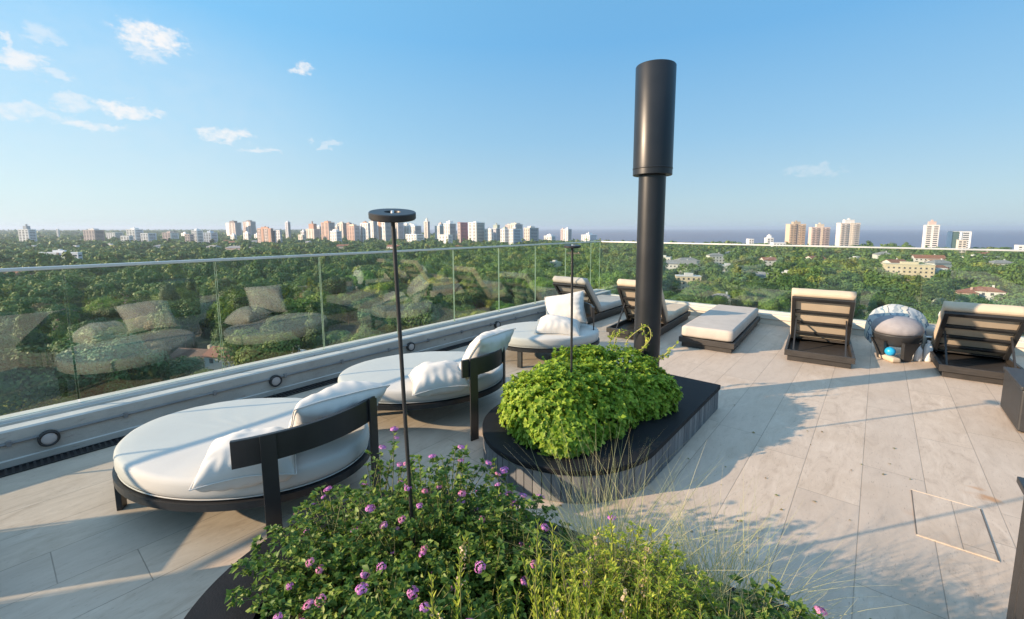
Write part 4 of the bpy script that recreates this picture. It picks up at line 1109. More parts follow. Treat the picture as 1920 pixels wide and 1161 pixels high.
def crown_arrays(seed, rad, z0, z1, style, nq, qs):
    r = np.random.default_rng(seed)
    lob = []; H = z1 - z0
    if style == 'round':
        lob.append((0, 0, z0 + H * 0.50, rad * 0.66, 0.80 * H / rad * 0.78))
        for k in range(12):
            a = r.uniform(0, 6.283); e = math.asin(r.uniform(-0.25, 0.92)); q = rad * 0.62
            lob.append((q * math.cos(e) * math.cos(a), q * math.cos(e) * math.sin(a), z0 + H * 0.5 + H * 0.36 * math.sin(e), rad * r.uniform(0.22, 0.40), 0.8))
    elif style == 'flat':
        for k in range(11):
            a = r.uniform(0, 6.283); q = math.sqrt(r.random()) * rad * 0.75
            lob.append((q * math.cos(a), q * math.sin(a), z0 + H * (0.66 - 0.30 * (q / rad) ** 2), rad * r.uniform(0.26, 0.42), 0.5))
    elif style == 'cone':
        for k in range(9):
            a = r.uniform(0, 6.283); f = (k + 0.5) / 9; q = rad * 0.16 * (1 - f)
            lob.append((q * math.cos(a), q * math.sin(a), z0 + H * f * 0.96, rad * (1.0 - 0.80 * f) * 0.75, 0.8))
    else:
        for k in range(9):
            a = r.uniform(0, 6.283); q = math.sqrt(r.random()) * rad * 0.32; f = (k + 0.5) / 9
            lob.append((q * math.cos(a), q * math.sin(a), z0 + H * (0.12 + 0.75 * f), rad * r.uniform(0.45, 0.6) * (1 - 0.45 * abs(f - 0.4)), 1.0))
    nl = len(lob)
    lob = np.array(lob); w = lob[:, 3] ** 2; k = r.choice(nl, nq, p=w / w.sum())
    d = unit(r.normal(size=(nq, 3)) + np.array([0, 0, 0.25])); rr = lob[k, 3] * (r.random(nq) ** 0.22) * r.uniform(0.88, 1.10, nq)
    P = lob[k, :3] + d * rr[:, None] * np.c_[np.ones(nq), np.ones(nq), lob[k, 4]]
    N = unit(d + np.array([0, 0, 0.15]) + r.normal(size=(nq, 3)) * 0.26); u = unit(np.cross(N, r.normal(size=(nq, 3)))); v = np.cross(N, u)
    s = (qs * r.uniform(0.55, 1.25, nq))[:, None]; s2 = s * r.uniform(0.55, 0.95, (nq, 1))
    V = np.stack([P + u * s, P + v * s2 + N * s * 0.15, P - u * s, P - v * s2 + N * s * 0.1], 1)
    return V
def trunk_mesh(seed, h, r0):
    r = random.Random(seed); mb = MB(); top = Vector((r.uniform(-.4, .4), r.uniform(-.4, .4), h))
    mb.tube([(0, 0, -0.5), (top.x * 0.3, top.y * 0.3, h * 0.5), top], [r0, r0 * 0.75, r0 * 0.5], 8)
    for k in range(4):
        a = r.uniform(0, 6.28); b = Vector((math.cos(a), math.sin(a), 0)) * r.uniform(1.4, 2.6) + Vector((0, 0, h + r.uniform(1.2, 3.0)))
        mb.tube([top * 0.85, (top + b) / 2 + Vector((0, 0, 0.3)), b], [r0 * 0.45, r0 * 0.3, r0 * 0.12], 6)
    me = bpy.data.meshes.new('trunk'); me.from_pydata(mb.v, [], mb.f); me.materials.append(M['bark']); me.update(); return me
PROTO = []                                         # kind, style, rad, z0, z1
for k, (kind, style, rad, z0, z1) in enumerate([(q[0], q[1], q[2] * 1.62, q[3] * 1.3, q[4] * 1.42) for q in [('dark', 'round', 5.8, 2.8, 10.5), ('dark', 'round', 4.6, 2.6, 9.2), ('mid', 'round', 5.4, 2.6, 9.8), ('mid', 'round', 4.2, 2.4, 8.0),
        ('yellow', 'round', 4.8, 2.5, 9.0), ('yellow', 'flat', 6.6, 4.0, 8.6), ('dark', 'flat', 7.0, 4.5, 9.4), ('olive', 'round', 4.4, 2.4, 8.2), ('blue', 'tall', 3.6, 2.0, 12.5), ('blue', 'round', 5.2, 2.6, 10.0), ('dark', 'cone', 3.4, 1.4, 13.0)]]):
    V = crown_arrays(100 + k, rad, z0, z1, style, 9500, 0.27)
    me = npmesh('crown', V.reshape(-1, 3), np.arange(V.shape[0] * 4).reshape(-1, 4), TM[kind], False)
    PROTO.append((kind, style, rad, z0, z1, me, trunk_mesh(k, z0 + 1.2, 0.30)))
PW = np.array([.12, .11, .13, .10, .10, .08, .07, .09, .06, .10, .05]); PW = PW / PW.sum()
LOW = [crown_arrays(300 + k, p[2], p[3], p[4], p[1], 480, 1.0) for k, p in enumerate(PROTO)]
MIDQ = [crown_arrays(350 + k, p[2], p[3], p[4], p[1], 1300, 0.58) for k, p in enumerate(PROTO)]
LOWER = [crown_arrays(400 + k, p[2], p[3], p[4], p[1], 60, 3.0) for k, p in enumerate(PROTO)]

# houses first, so that trees keep clear of them:  px, py of the roof, width, depth, wall height, turn, wall, roof, label
WHITE, CREAM, PINKW = (0.72, 0.71, 0.69), (0.66, 0.58, 0.43), (0.62, 0.45, 0.38)
TILE, TILE2, GREYR, FLATW = (0.26, 0.11, 0.07), (0.15, 0.085, 0.06), (0.25, 0.25, 0.26), (0.60, 0.60, 0.60)
wallmats = {}
def wm(c, rough=0.8):
    if c not in wallmats: wallmats[c] = simple('plaster_%02d' % len(wallmats), c, tuple(v * 0.86 for v in c), 0.35, rough, 0, 0.1, 2, 0.02)
    return wallmats[c]
def roofm(c):
    k = ('r', c)
    if k not in wallmats:
        m, nt = newmat('roof_tiles_%02d' % len(wallmats)); p = nt.n('ShaderNodeTexCoord').outputs['Object']
        w = nt.n('ShaderNodeTexWave'); nt.link(p, w.inputs[0]); w.inputs['Scale'].default_value = 2.2; w.inputs['Distortion'].default_value = 1.5
        n_ = nt.noise(p, 0.8, 5); cc = nt.mix(n_, tuple(v * 0.75 for v in c), tuple(min(1, v * 1.3) for v in c)); cc = nt.mix(nt.m('MULTIPLY', w.outputs['Fac'], 0.25), cc, tuple(v * 0.5 for v in c))
        finish(nt, princ(nt, cc, 0.85)); wallmats[k] = m
    return wallmats[k]
PANE = simple('dark_window_pane', (0.05, 0.06, 0.075), (0.09, 0.10, 0.12), 0.5, 0.25)
HOUSES = []
def house(px, py, w, d, h, rot, wall, roof, label, kind='gable', cat='house', name='house'):
    p = at(px, py, ZG + h); HOUSES.append((p[0], p[1], max(w, d)))
    t = thing(name, label, cat, (p[0], p[1], ZG), R(rot))
    mb = MB(); mb.box(-w / 2, w / 2, -d / 2, d / 2, 0, h)
    if kind == 'gable': mb.add([(-w / 2, -d / 2, h), (w / 2, -d / 2, h), (-w / 2, d / 2, h), (w / 2, d / 2, h), (-w / 2, 0, h + d * 0.24), (w / 2, 0, h + d * 0.24)], [(0, 4, 2), (1, 3, 5)])
    mb.build('wall', wm(wall), t)
    mb = MB(); e = 0.5
    if kind == 'gable':
        rz = d * 0.24; k = (d / 2 + e) / (d / 2)
        for s in (-1, 1):
            a = [(-w / 2 - e, s * (d / 2 + e), h + rz - rz * k), (w / 2 + e, s * (d / 2 + e), h + rz - rz * k), (w / 2 + e, 0, h + rz), (-w / 2 - e, 0, h + rz)]
            b = [(x, y, z + 0.18) for x, y, z in a]; mb.add(a + b, [(0, 1, 2, 3), (7, 6, 5, 4), (0, 4, 5, 1), (1, 5, 6, 2), (2, 6, 7, 3), (3, 7, 4, 0)])
    elif kind == 'hip':
        rl = max(0, w / 2 - d / 2); rz = d * 0.26
        a = [(-w / 2 - e, -d / 2 - e, h), (w / 2 + e, -d / 2 - e, h), (w / 2 + e, d / 2 + e, h), (-w / 2 - e, d / 2 + e, h), (-rl, 0, h + rz), (rl, 0, h + rz)]
        mb.add(a, [(0, 1, 5, 4), (2, 3, 4, 5), (1, 2, 5), (3, 0, 4), (3, 2, 1, 0)])
    else:
        mb.box(-w / 2 - 0.15, w / 2 + 0.15, -d / 2 - 0.15, d / 2 + 0.15, h + 0.002, h + 0.5)
        mb.box(-w * 0.15, w * 0.2, -d * 0.2, d * 0.2, h + 0.5, h + 2.2)
    r_ = mb.build('roof', roofm(roof) if kind != 'flat' else wm(roof), t)
    if kind != 'flat':
        mb = MB(); mb.box(w * 0.2, w * 0.2 + 0.8, d * 0.1, d * 0.1 + 0.8, h, h + d * 0.24 + 1.0); mb.build('chimney', wm(wall), r_)
    nw = max(2, int(w / 3.2)); me = None
    fl = max(1, int(h / 3.0))
    for f in range(fl):
        for i in range(nw):
            x = -w / 2 + w * (i + 0.5) / nw
            if me is None:
                mb = MB(); mb.box(-0.6, 0.6, -0.06, 0.02, -0.65, 0.65); o = mb.build('window', PANE, t); me = o.data
            else: o = link('window', me, t)
            o.location = (x, -d / 2, 1.6 + 3.0 * f)
    return t
HL = [(372, 668, 12, 9, 4, 30, CREAM, TILE2, 'large brown tiled house with a cream gable just beyond the glass', 'gable'),
 (428, 662, 9, 7, 6, 30, WHITE, TILE, 'white gabled house right of the brown tiled roof beyond the glass', 'gable'),
 (166, 586, 8, 6, 3.6, 10, WHITE, GREYR, 'small white house among trees seen through the second glass pane', 'gable'),
 (512, 574, 8, 6, 3.6, 40, WHITE, GREYR, 'small white roofed house between trees behind the mirrored daybed', 'gable'),
 (552, 662, 7, 5, 3.2, 20, WHITE, FLATW, 'tiny white shed low behind the glass above the front parapet', 'flat'),
 (28, 516, 24, 12, 6, 20, PINKW, TILE, 'house with a wide red brick roof just under the rail at far left', 'hip'),
 (92, 690, 8, 6, 3.5, 15, WHITE, GREYR, 'pale little house low in the first glass pane', 'gable'),
 (796, 604, 14, 7, 4, 10, PINKW, TILE, 'reddish terrace house low behind the glass left of the middle daybed', 'hip'),
 (1076, 478, 26, 10, 10, 0, PINKW, TILE2, 'pinkish house just beneath the rail at the corner of the balustrade', 'hip'),
 (1040, 492, 10, 8, 9, 0, WHITE, FLATW, 'small white house left of the pinkish house at the corner', 'flat'),
 (1276, 494, 26, 12, 10, 20, WHITE, GREYR, 'wide white house with grey roof right of the heater pole', 'gable'),
 (1290, 518, 16, 9, 9, 25, CREAM, FLATW, 'cream house with a flat roof just under the wide white house', 'flat'),
 (1436, 516, 13, 9, 8, 10, WHITE, GREYR, 'white gabled house among trees left of the third raised lounger', 'gable'),
 (1474, 512, 8, 7, 8, 0, WHITE, FLATW, 'small white cottage right of the white gabled house', 'flat'),
 (1352, 557, 10, 7, 7.5, 10, (0.42, 0.50, 0.50), GREYR, 'grey green house low behind the far glass above the flat lounger', 'hip'),
 (1702, 496, 30, 13, 13, 12, CREAM, (0.62, 0.56, 0.42), 'pale yellow stepped building among trees right of the towers', 'flat'),
 (1762, 508, 20, 10, 8, 15, WHITE, FLATW, 'low white house right of the pale yellow building', 'flat'),
 (1848, 545, 13, 8, 9, 5, WHITE, TILE, 'white house with red tiled roof above the last lounger', 'hip'),
 (1812, 548, 8, 7, 8, 5, PINKW, TILE, 'small house with red roof left of the white house above the last lounger', 'hip'),
 (1504, 560, 9, 6, 7.5, 0, WHITE, GREYR, 'white roofed house at the left edge of the third raised lounger back', 'gable'),
 (330, 480, 16, 10, 6, 12, WHITE, FLATW, 'white house just above the rail left of centre', 'flat'),
 (122, 460, 24, 12, 7, 12, WHITE, GREYR, 'white house with grey roof above the rail left of the long block', 'gable'),
 (222, 462, 20, 12, 8, 12, WHITE, TILE, 'white house with a reddish roof above the rail under the stepped blocks', 'hip'),
 (455, 470, 14, 10, 5, 12, CREAM, TILE, 'cream house hidden in trees below the brown block', 'hip'),
 (470, 462, 12, 9, 5, 12, WHITE, TILE, 'small white house with red roof below the brown block', 'hip')]
for h_ in HL: house(*h_)
rh = np.random.default_rng(77)
for k in range(74):                                    # small pale houses scattered in the trees below the skyline
    px, py = (rh.uniform(20, 1000), rh.uniform(443, 466)) if k % 4 else (rh.uniform(1240, 1900), rh.uniform(474, 506))
    lab = 'tiny pale house half hidden by trees below the skyline'
    hs_ = house(px, py, rh.uniform(12, 24), rh.uniform(9, 13), rh.uniform(8, 13), rh.uniform(10, 50), (WHITE, CREAM, WHITE, PINKW)[k % 4], (TILE, FLATW, GREYR)[k % 3], lab, ('gable', 'flat', 'hip')[k % 3])
    hs_['group'] = 'tiny houses below the skyline'

# ------------------------------------------------------------------ apartment blocks and towers
def rot2(a): return np.array([math.cos(a), math.sin(a)]), np.array([-math.sin(a), math.cos(a)])
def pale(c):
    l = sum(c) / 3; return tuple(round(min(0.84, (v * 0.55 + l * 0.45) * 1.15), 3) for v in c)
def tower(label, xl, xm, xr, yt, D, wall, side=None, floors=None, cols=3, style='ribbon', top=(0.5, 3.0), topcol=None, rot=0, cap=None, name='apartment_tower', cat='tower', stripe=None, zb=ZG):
    """near corner seen at xm; left face towards the sun, right face turned away"""
    e1, e2 = rot2(R(rot))
    r = ray(xm, HOR); C = r[:2] / (r @ FW) * D
    hz = EYE + D * (HOR - yt) / FPX * (np.linalg.norm(FW[:2]) ** 0)     # roof height from the picture row at that depth
    rl = ray(xl, HOR)[:2]; rr_ = ray(xr, HOR)[:2]
    cr = lambda a, b: a[0] * b[1] - a[1] * b[0]
    w = cr(C, rl) / cr(e1, rl); d = -cr(C, rr_) / cr(e2, rr_) if abs(xr - xm) > 0.5 else w * 0.8
    w = max(4.0, abs(w)); d = max(4.0, abs(d)); d = min(d, 60); w = min(w, 90)
    H = hz - zb
    t = thing(name, label, cat, (C[0], C[1], zb), R(rot)); HOUSES.append((C[0] - w / 2, C[1] + d / 2, max(w, d)))
    floors = floors or max(3, int(H / 3.0)); fh = H / floors
    mb = MB(); mb.box(-w, 0, 0, d, 0, H)
    if style == 'fins':
        for k in range(cols + 1): x = -w + w * k / cols; mb.box(x - 0.35, x + 0.35, -0.9, -0.002, 0, H - 0.4)
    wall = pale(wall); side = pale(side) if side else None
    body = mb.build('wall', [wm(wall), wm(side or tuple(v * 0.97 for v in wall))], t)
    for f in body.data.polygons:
        if f.normal.x > 0.9 and side: f.material_index = 1  # most side colours hold the blue grey shade of this face
    if stripe:
        for (f0, f1, c) in stripe:
            mb = MB(); mb.box(-w + w * f0, -w + w * f1, -0.5, -0.003, 0, H + 0.5); mb.build('facade_panel', wm(c), t)
    mb = MB(); mb.box(-w - 0.2, 0.2, -0.2, d + 0.2, H + 0.002, H + 0.9)
    rf = mb.build('roof', wm(topcol or wall), t)
    if top:
        mb = MB(); f, th = top; mb.box(-w * (0.5 + f / 2), -w * (0.5 - f / 2), d * 0.25, d * 0.75, H + 0.9, H + 0.9 + th)
        mb.box(-w * 0.5 - 1.2, -w * 0.5 + 1.2, d * 0.4, d * 0.4 + 2.4, H + 0.9 + th, H + 0.9 + th * 1.5)
        mb.build('roof_tank', wm(cap or topcol or wall), rf)
    if style in ('ribbon', 'balcony', 'fins'):
        n = min(floors, 22); step = H / n; me1 = me2 = me3 = None
        cw = w / cols * 0.62
        for k in range(1, n):
            z = k * step
            for j in range(cols):
                x = -w + w * (j + 0.5) / cols
                if me1 is None:
                    mb = MB(); mb.box(-cw / 2, cw / 2, -0.12, 0.1, 0.3, 0.3 + step * 0.5); o = mb.build('window', PANE, t); me1 = o.data
                else: o = link('window', me1, t)
                o.location = (x, 0, z)
                if n * cols > 96 and j == cols - 1: break
            if me2 is None:
                mb = MB(); mb.box(-0.1, 0.12, d * 0.14, d * 0.86, 0.3, 0.3 + step * 0.42); o = mb.build('side_window', PANE, t); me2 = o.data
            else: o = link('side_window', me2, t)
            o.location = (0, 0, z)
            if style == 'balcony':
                if me3 is None:
                    mb = MB(); mb.box(-w * 0.96, -w * 0.60, -1.5, -0.13, 0.0, 1.0); mb.box(-w * 0.40, -w * 0.04, -1.5, -0.13, 0, 1.0); o = mb.build('balcony', wm(wall), t); me3 = o.data
                else: o = link('balcony', me3, t)
                o.location = (0, 0, z)
    return t
BRK, ORG, PNK, GRY, GRN, LIL, BEI, RED, BLU, WW = (0.40, 0.24, 0.18), (0.58, 0.30, 0.19), (0.62, 0.44, 0.37), (0.36, 0.39, 0.42), (0.38, 0.43, 0.38), (0.55, 0.53, 0.60), (0.66, 0.57, 0.46), (0.36, 0.055, 0.11), (0.50, 0.58, 0.68), (0.74, 0.73, 0.71)
T_ = tower
DK = (0.18, 0.15, 0.15)
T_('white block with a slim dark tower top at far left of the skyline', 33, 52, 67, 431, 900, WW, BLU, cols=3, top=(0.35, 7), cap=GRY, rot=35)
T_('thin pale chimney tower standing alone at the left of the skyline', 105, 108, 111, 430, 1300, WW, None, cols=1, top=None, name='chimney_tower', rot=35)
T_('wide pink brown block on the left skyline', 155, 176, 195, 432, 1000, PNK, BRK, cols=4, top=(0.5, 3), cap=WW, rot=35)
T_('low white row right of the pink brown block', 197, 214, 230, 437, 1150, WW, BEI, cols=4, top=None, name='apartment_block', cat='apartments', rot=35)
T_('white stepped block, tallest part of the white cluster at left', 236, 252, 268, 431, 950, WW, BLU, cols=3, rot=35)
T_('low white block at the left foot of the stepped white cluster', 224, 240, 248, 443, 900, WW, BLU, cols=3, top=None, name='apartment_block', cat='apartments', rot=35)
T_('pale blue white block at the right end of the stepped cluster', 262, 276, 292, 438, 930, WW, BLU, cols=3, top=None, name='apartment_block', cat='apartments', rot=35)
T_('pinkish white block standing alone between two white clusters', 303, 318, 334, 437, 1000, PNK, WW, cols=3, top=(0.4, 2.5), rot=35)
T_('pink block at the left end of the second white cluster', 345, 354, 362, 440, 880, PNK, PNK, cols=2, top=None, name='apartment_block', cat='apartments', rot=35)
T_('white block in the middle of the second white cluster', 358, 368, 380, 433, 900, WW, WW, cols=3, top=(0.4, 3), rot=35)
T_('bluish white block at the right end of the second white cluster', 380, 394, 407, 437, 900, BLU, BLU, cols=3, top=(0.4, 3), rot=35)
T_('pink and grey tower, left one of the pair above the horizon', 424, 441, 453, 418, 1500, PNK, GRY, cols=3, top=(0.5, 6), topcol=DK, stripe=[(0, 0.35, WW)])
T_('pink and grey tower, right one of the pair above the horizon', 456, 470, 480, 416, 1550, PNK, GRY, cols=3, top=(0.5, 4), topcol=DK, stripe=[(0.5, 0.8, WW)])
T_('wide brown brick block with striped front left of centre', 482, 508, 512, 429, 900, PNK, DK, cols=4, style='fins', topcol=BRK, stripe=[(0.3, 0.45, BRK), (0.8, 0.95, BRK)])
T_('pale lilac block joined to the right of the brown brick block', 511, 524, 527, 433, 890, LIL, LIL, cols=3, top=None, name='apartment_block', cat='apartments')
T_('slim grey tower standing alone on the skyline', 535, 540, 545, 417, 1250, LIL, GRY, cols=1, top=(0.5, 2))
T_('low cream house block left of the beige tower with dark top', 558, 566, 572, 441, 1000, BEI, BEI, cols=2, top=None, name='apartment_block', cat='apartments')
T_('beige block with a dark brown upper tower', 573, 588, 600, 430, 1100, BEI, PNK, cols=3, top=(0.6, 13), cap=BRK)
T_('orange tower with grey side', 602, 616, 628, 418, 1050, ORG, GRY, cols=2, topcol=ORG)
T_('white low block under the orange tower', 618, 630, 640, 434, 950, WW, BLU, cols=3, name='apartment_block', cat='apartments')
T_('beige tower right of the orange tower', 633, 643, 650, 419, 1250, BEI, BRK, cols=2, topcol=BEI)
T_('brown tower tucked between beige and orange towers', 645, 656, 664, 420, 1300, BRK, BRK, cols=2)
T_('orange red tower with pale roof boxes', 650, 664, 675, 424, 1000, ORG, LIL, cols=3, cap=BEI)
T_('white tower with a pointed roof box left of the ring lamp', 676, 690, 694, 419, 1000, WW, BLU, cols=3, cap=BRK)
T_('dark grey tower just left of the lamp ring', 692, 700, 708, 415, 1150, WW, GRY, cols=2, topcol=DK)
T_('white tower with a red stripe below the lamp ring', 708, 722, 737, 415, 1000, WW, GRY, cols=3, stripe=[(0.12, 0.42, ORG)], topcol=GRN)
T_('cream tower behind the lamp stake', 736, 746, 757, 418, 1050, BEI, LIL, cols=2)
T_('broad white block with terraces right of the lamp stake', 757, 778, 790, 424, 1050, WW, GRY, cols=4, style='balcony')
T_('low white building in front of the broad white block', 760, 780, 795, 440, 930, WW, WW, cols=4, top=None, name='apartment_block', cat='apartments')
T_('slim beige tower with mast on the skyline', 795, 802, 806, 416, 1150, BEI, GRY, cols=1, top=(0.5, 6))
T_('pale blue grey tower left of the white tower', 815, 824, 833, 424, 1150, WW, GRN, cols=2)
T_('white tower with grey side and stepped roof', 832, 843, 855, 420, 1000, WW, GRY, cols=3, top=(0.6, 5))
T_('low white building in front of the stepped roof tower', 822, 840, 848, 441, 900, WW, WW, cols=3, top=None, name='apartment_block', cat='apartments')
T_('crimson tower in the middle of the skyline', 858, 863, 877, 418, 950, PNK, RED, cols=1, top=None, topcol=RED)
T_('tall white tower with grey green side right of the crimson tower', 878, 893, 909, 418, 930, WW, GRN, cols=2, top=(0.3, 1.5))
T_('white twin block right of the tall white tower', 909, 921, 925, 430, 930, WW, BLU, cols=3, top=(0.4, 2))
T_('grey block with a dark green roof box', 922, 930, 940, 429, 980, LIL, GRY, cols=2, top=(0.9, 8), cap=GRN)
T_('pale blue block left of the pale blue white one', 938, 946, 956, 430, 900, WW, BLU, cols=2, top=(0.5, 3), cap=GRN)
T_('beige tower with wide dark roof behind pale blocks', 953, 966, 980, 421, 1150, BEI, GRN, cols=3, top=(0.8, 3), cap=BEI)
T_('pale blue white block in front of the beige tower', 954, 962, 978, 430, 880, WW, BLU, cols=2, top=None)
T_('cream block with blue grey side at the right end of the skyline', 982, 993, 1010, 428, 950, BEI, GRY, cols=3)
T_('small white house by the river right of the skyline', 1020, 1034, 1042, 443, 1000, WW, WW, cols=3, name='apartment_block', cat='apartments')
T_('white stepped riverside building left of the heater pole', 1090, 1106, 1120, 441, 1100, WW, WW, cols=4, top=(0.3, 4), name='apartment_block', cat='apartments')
rs = np.random.default_rng(5)
for k in range(48):                                     # more blocks crowding behind the named ones
    xm = (rs.uniform(150, 540) if k % 5 == 0 else rs.normal(760, 110)); wd = rs.uniform(4, 10)
    T_('distant pale block squeezed in between the skyline towers', xm - wd, xm, xm + wd * rs.uniform(0.4, 0.9), (rs.uniform(420, 441) if xm > 560 else rs.uniform(435, 444)), rs.uniform(1000, 1700), [WW, BEI, PNK, LIL, WW][k % 5], [GRY, BLU, GRN][k % 3], cols=2, name='apartment_block', cat='apartments', top=(0.4, 3))['group'] = 'pale blocks crowding the skyline'
RR = 30
T_('small white domed church tower left of the ochre tower', 1440, 1452, 1458, 447, 760, WW, WW, cols=2, rot=RR, top=(0.5, 4), name='church_tower', cat='church')
T_('low long white building beside the white church tower', 1452, 1476, 1482, 456, 720, WW, BEI, cols=4, rot=RR, top=None, name='apartment_block', cat='apartments')
T_('little white building by the water left of the church tower', 1406, 1415, 1421, 449, 800, WW, WW, cols=2, rot=RR, top=None, name='apartment_block', cat='apartments')
T_('ochre tower with a dark recessed stripe, left of the three river towers', 1481, 1511, 1520, 421, 760, (0.66, 0.44, 0.24), (0.42, 0.34, 0.25), cols=4, rot=RR, style='balcony', stripe=[(0.33, 0.48, DK)], top=(0.45, 4), cap=(0.45, 0.38, 0.30))
T_('pink brick tower, middle one of the three river towers', 1522, 1557, 1563, 427, 740, (0.64, 0.44, 0.37), (0.45, 0.36, 0.36), cols=4, rot=RR, style='balcony', stripe=[(0.52, 0.62, BEI)], top=(0.4, 5), cap=BEI)
T_('tall pale tower with balconies, right of the three river towers', 1576, 1613, 1622, 419, 700, (0.70, 0.58, 0.50), (0.36, 0.38, 0.41), cols=4, rot=RR, style='balcony', stripe=[(0.5, 0.72, (0.72, 0.64, 0.54))], top=(0.5, 5), cap=WW)
T_('slender white tower with a capped top standing by the river', 1736, 1762, 1767, 423, 640, (0.74, 0.68, 0.63), (0.55, 0.48, 0.46), cols=2, rot=18, top=(0.55, 5), cap=(0.58, 0.46, 0.42))
T_('beige pedestal block under the pale modern box by the river', 1800, 1816, 1820, 451, 600, BEI, PNK, cols=2, rot=18, top=None, name='apartment_block', cat='apartments')
T_('pale modern box with a dark glazed frame by the river', 1786, 1822, 1832, 435, 640, (0.66, 0.68, 0.70), LIL, cols=2, rot=18, style='fins', stripe=[(0.0, 0.36, (0.10, 0.17, 0.16))], top=None, name='apartment_block', cat='apartments')
T_('small white block cut by the right edge of the picture', 1914, 1932, 1940, 461, 560, WW, BLU, cols=2, rot=18, top=None, name='apartment_block', cat='apartments')
T_('long pale blue slab block with two stair towers above the left rail', 64, 140, 148, 475, 430, (0.52, 0.60, 0.70), (0.5, 0.55, 0.62), cols=6, rot=35, stripe=[(0.48, 0.54, DK)], top=(0.3, 2), name='apartment_block', cat='apartments')

# ------------------------------------------------------------------ place the trees
HA = np.array(HOUSES)
def clear(x, y, rad):
    d = np.hypot(HA[:, 0] - x, HA[:, 1] - y)
    if (d < HA[:, 2] * 0.5 + rad * 0.75).any(): return False
    # keep the side of each house that faces the terrace open
    D = math.hypot(x, y); DH = np.hypot(HA[:, 0], HA[:, 1])
    lat = np.abs(HA[:, 0] * y - HA[:, 1] * x) / D
    front = (DH > D) & (DH - D < np.where(DH < 300, 16, 75)) & (lat < HA[:, 2] * 0.55) & ((HA[:, 2] < 40) | (DH < 480))
    if (front & (DH - D < np.where(DH < 300, 6, 30))).any(): return False
    return 'low' if front.any() else True
spots = []
def sector(r0, r1, sp):
    out = []; r = r0
    while r < r1:
        n_ = int(r * R(112) / sp)
        for k in range(n_):
            a = R(-56) + R(112) * (k + rng.uniform(0.1, 0.9)) / n_
            rr = r + rng.uniform(-0.45, 0.45) * sp
            d = FH[:2] * math.cos(a) + RT[:2] * math.sin(a)
            out.append((d[0] * rr, d[1] * rr))
        r += sp * 0.82
    return out
cand = []
for x, y in sector(92, 300, 11.6) + sector(300, 900, 13.6):
    px, py = proj((x, y, ZG + 9))
    if -60 < px < 1985 and not in_water(x, y):
        k = int(rng.choice(len(PROTO), p=PW)); s = float(rng.choice([rng.uniform(0.6, 0.9), rng.uniform(0.8, 1.3)]))
        cl = clear(x, y, PROTO[k][2] * s)
        if cl == 'low': s *= 0.38
        if cl: cand.append((math.hypot(x, y), x, y, k, s, px, py))
cand.sort()
def seen(c):
    px, py = c[5], c[6]                        # crown above the parapet line of either side
    lim = 800 - 0.225 * px if px < 1040 else (556 + 0.08 * (px - 1040))
    return py < lim
vis = [c for c in cand if seen(c)]
near, rest = vis[:285], [c for c in vis[285:]]
KL = {('dark', 'round'): 'dark green round tree', ('mid', 'round'): 'fresh green round tree', ('yellow', 'round'): 'yellow green round tree', ('yellow', 'flat'): 'yellow green spreading flat topped tree', ('dark', 'flat'): 'dark green umbrella shaped tree',
      ('olive', 'round'): 'olive brown round tree', ('blue', 'tall'): 'tall narrow bluish green tree', ('blue', 'round'): 'bluish green round tree', ('dark', 'cone'): 'dark pointed conifer'}
def place_tree(kind_i, x, y, s, label, group):
    kind, style, rad, z0, z1, cme, tme = PROTO[kind_i]
    t = thing('tree', label, 'tree', (x, y, ZG), rng.uniform(0, 6.28), group)
    t.scale = (s, s, s * rng.uniform(0.9, 1.12)); link('trunk', tme, t); link('crown', cme, t)
    return t
cnt = {}
for d_, x, y, k, s, px, py in near:
    kind, style = PROTO[k][0], PROTO[k][1]
    where = 'beyond the left glass, towards the front daybed' if px < 420 else ('beyond the left glass, behind the middle daybed' if px < 800 else ('beyond the glass corner' if px < 1230 else ('beyond the far glass, left of the towel draped stool' if px < 1640 else 'beyond the far glass, above the last lounger')))
    place_tree(k, x, y, s, KL[(kind, style)] + ' ' + where, KL[(kind, style)] + 's ' + where)
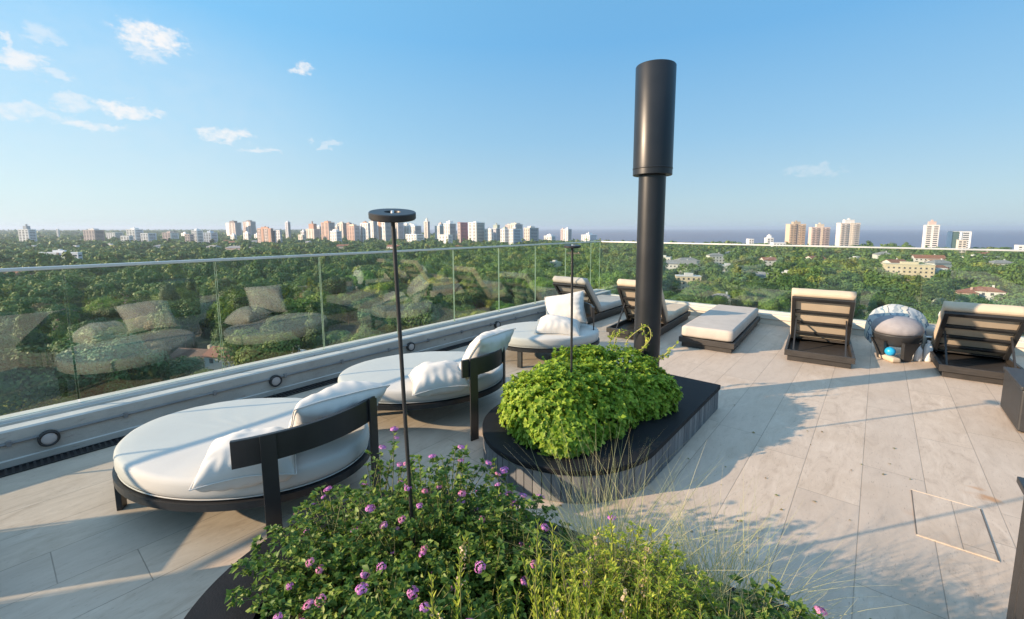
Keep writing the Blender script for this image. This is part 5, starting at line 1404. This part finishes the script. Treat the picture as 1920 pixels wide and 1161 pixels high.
# wooded town further out: nobody could count it
def forest(name, items, protos):
    Vs = []
    by = {}
    for it in items: by.setdefault(it[2], []).append(it)
    for k, L_ in by.items():
        B = protos[k]; a = rng.uniform(0, 6.283, len(L_)); s = np.array([i[3] for i in L_]); c, sn = np.cos(a), np.sin(a)
        X = np.array([(i[0], i[1]) for i in L_])
        P = B.reshape(-1, 3)
        x = (P[None, :, 0] * c[:, None] - P[None, :, 1] * sn[:, None]) * s[:, None] + X[:, 0:1]
        y = (P[None, :, 0] * sn[:, None] + P[None, :, 1] * c[:, None]) * s[:, None] + X[:, 1:2]
        z = P[None, :, 2] * s[:, None] + ZG
        Vs.append(np.stack([x, y, z], -1).reshape(-1, 3))
    V = np.concatenate(Vs); return tag(npmesh(name, V, np.arange(len(V)).reshape(-1, 4), WOOD), 'wooded suburb stretching away below the skyline', None, None, 'stuff')
forest('woodland', [(c[1], c[2], c[3], c[4]) for c in rest if c[0] < 500], MIDQ)
forest('woodland', [(c[1], c[2], c[3], c[4]) for c in rest if c[0] >= 500], LOW)
far_items = []
for (r0, r1, sp) in ((905, 1500, 15.0), (1500, 2600, 24.0), (2600, 5200, 48.0)):
    for x, y in sector(r0, r1, sp):
        px, py = proj((x, y, ZG + 9))
        if -40 < px < 1960 and not in_water(x, y) and (np.hypot(HA[:, 0] - x, HA[:, 1] - y) > HA[:, 2] * 0.5 + 3).all():
            far_items.append((x, y, int(rng.choice(len(PROTO), p=PW)), rng.uniform(0.8, 1.3) * (0.9 if r0 < 1000 else 1.1 if r0 < 2000 else 1.5)))
forest('distant_woodland', far_items, LOWER)
side_items = []                                          # the same wooded suburb to the right of the picture, which the glass mirrors
r = 95.0
while r < 2600:
    sp = 15 + r * 0.012
    for k in range(int(r * R(96) / sp)):
        a = R(9) + R(96) * (k + rng.uniform(0.1, 0.9)) / int(r * R(96) / sp); rr = r + rng.uniform(-.45, .45) * sp
        side_items.append((rr * math.sin(a), rr * math.cos(a), int(rng.choice(len(PROTO), p=PW)), rng.uniform(0.7, 1.15) * (1 + r / 4000)))
    r += sp * 0.85
side_items = [i for i in side_items if not in_water(i[0], i[1]) and proj((i[0], i[1], ZG + 9))[0] > 1965 or i[1] < 0]
forest('side_woodland', side_items, LOWER)

# ------------------------------------------------------------------ air
m, nt = newmat('pale_haze')
v = nt.n('ShaderNodeVolumePrincipled'); v.inputs['Color'].default_value = (0.72, 0.84, 1.0, 1); v.inputs['Density'].default_value = 0.00013; v.inputs['Anisotropy'].default_value = 0.2
o_ = nt.n('ShaderNodeOutputMaterial'); nt.link(v.outputs[0], o_.inputs[1])
mb = MB(); mb.box(-62000, 62000, -62000, 62000, ZG - 1.0, 45.0)
o = tag(mb.build('haze', m), 'thin bluish haze over the town', None, None, 'stuff')
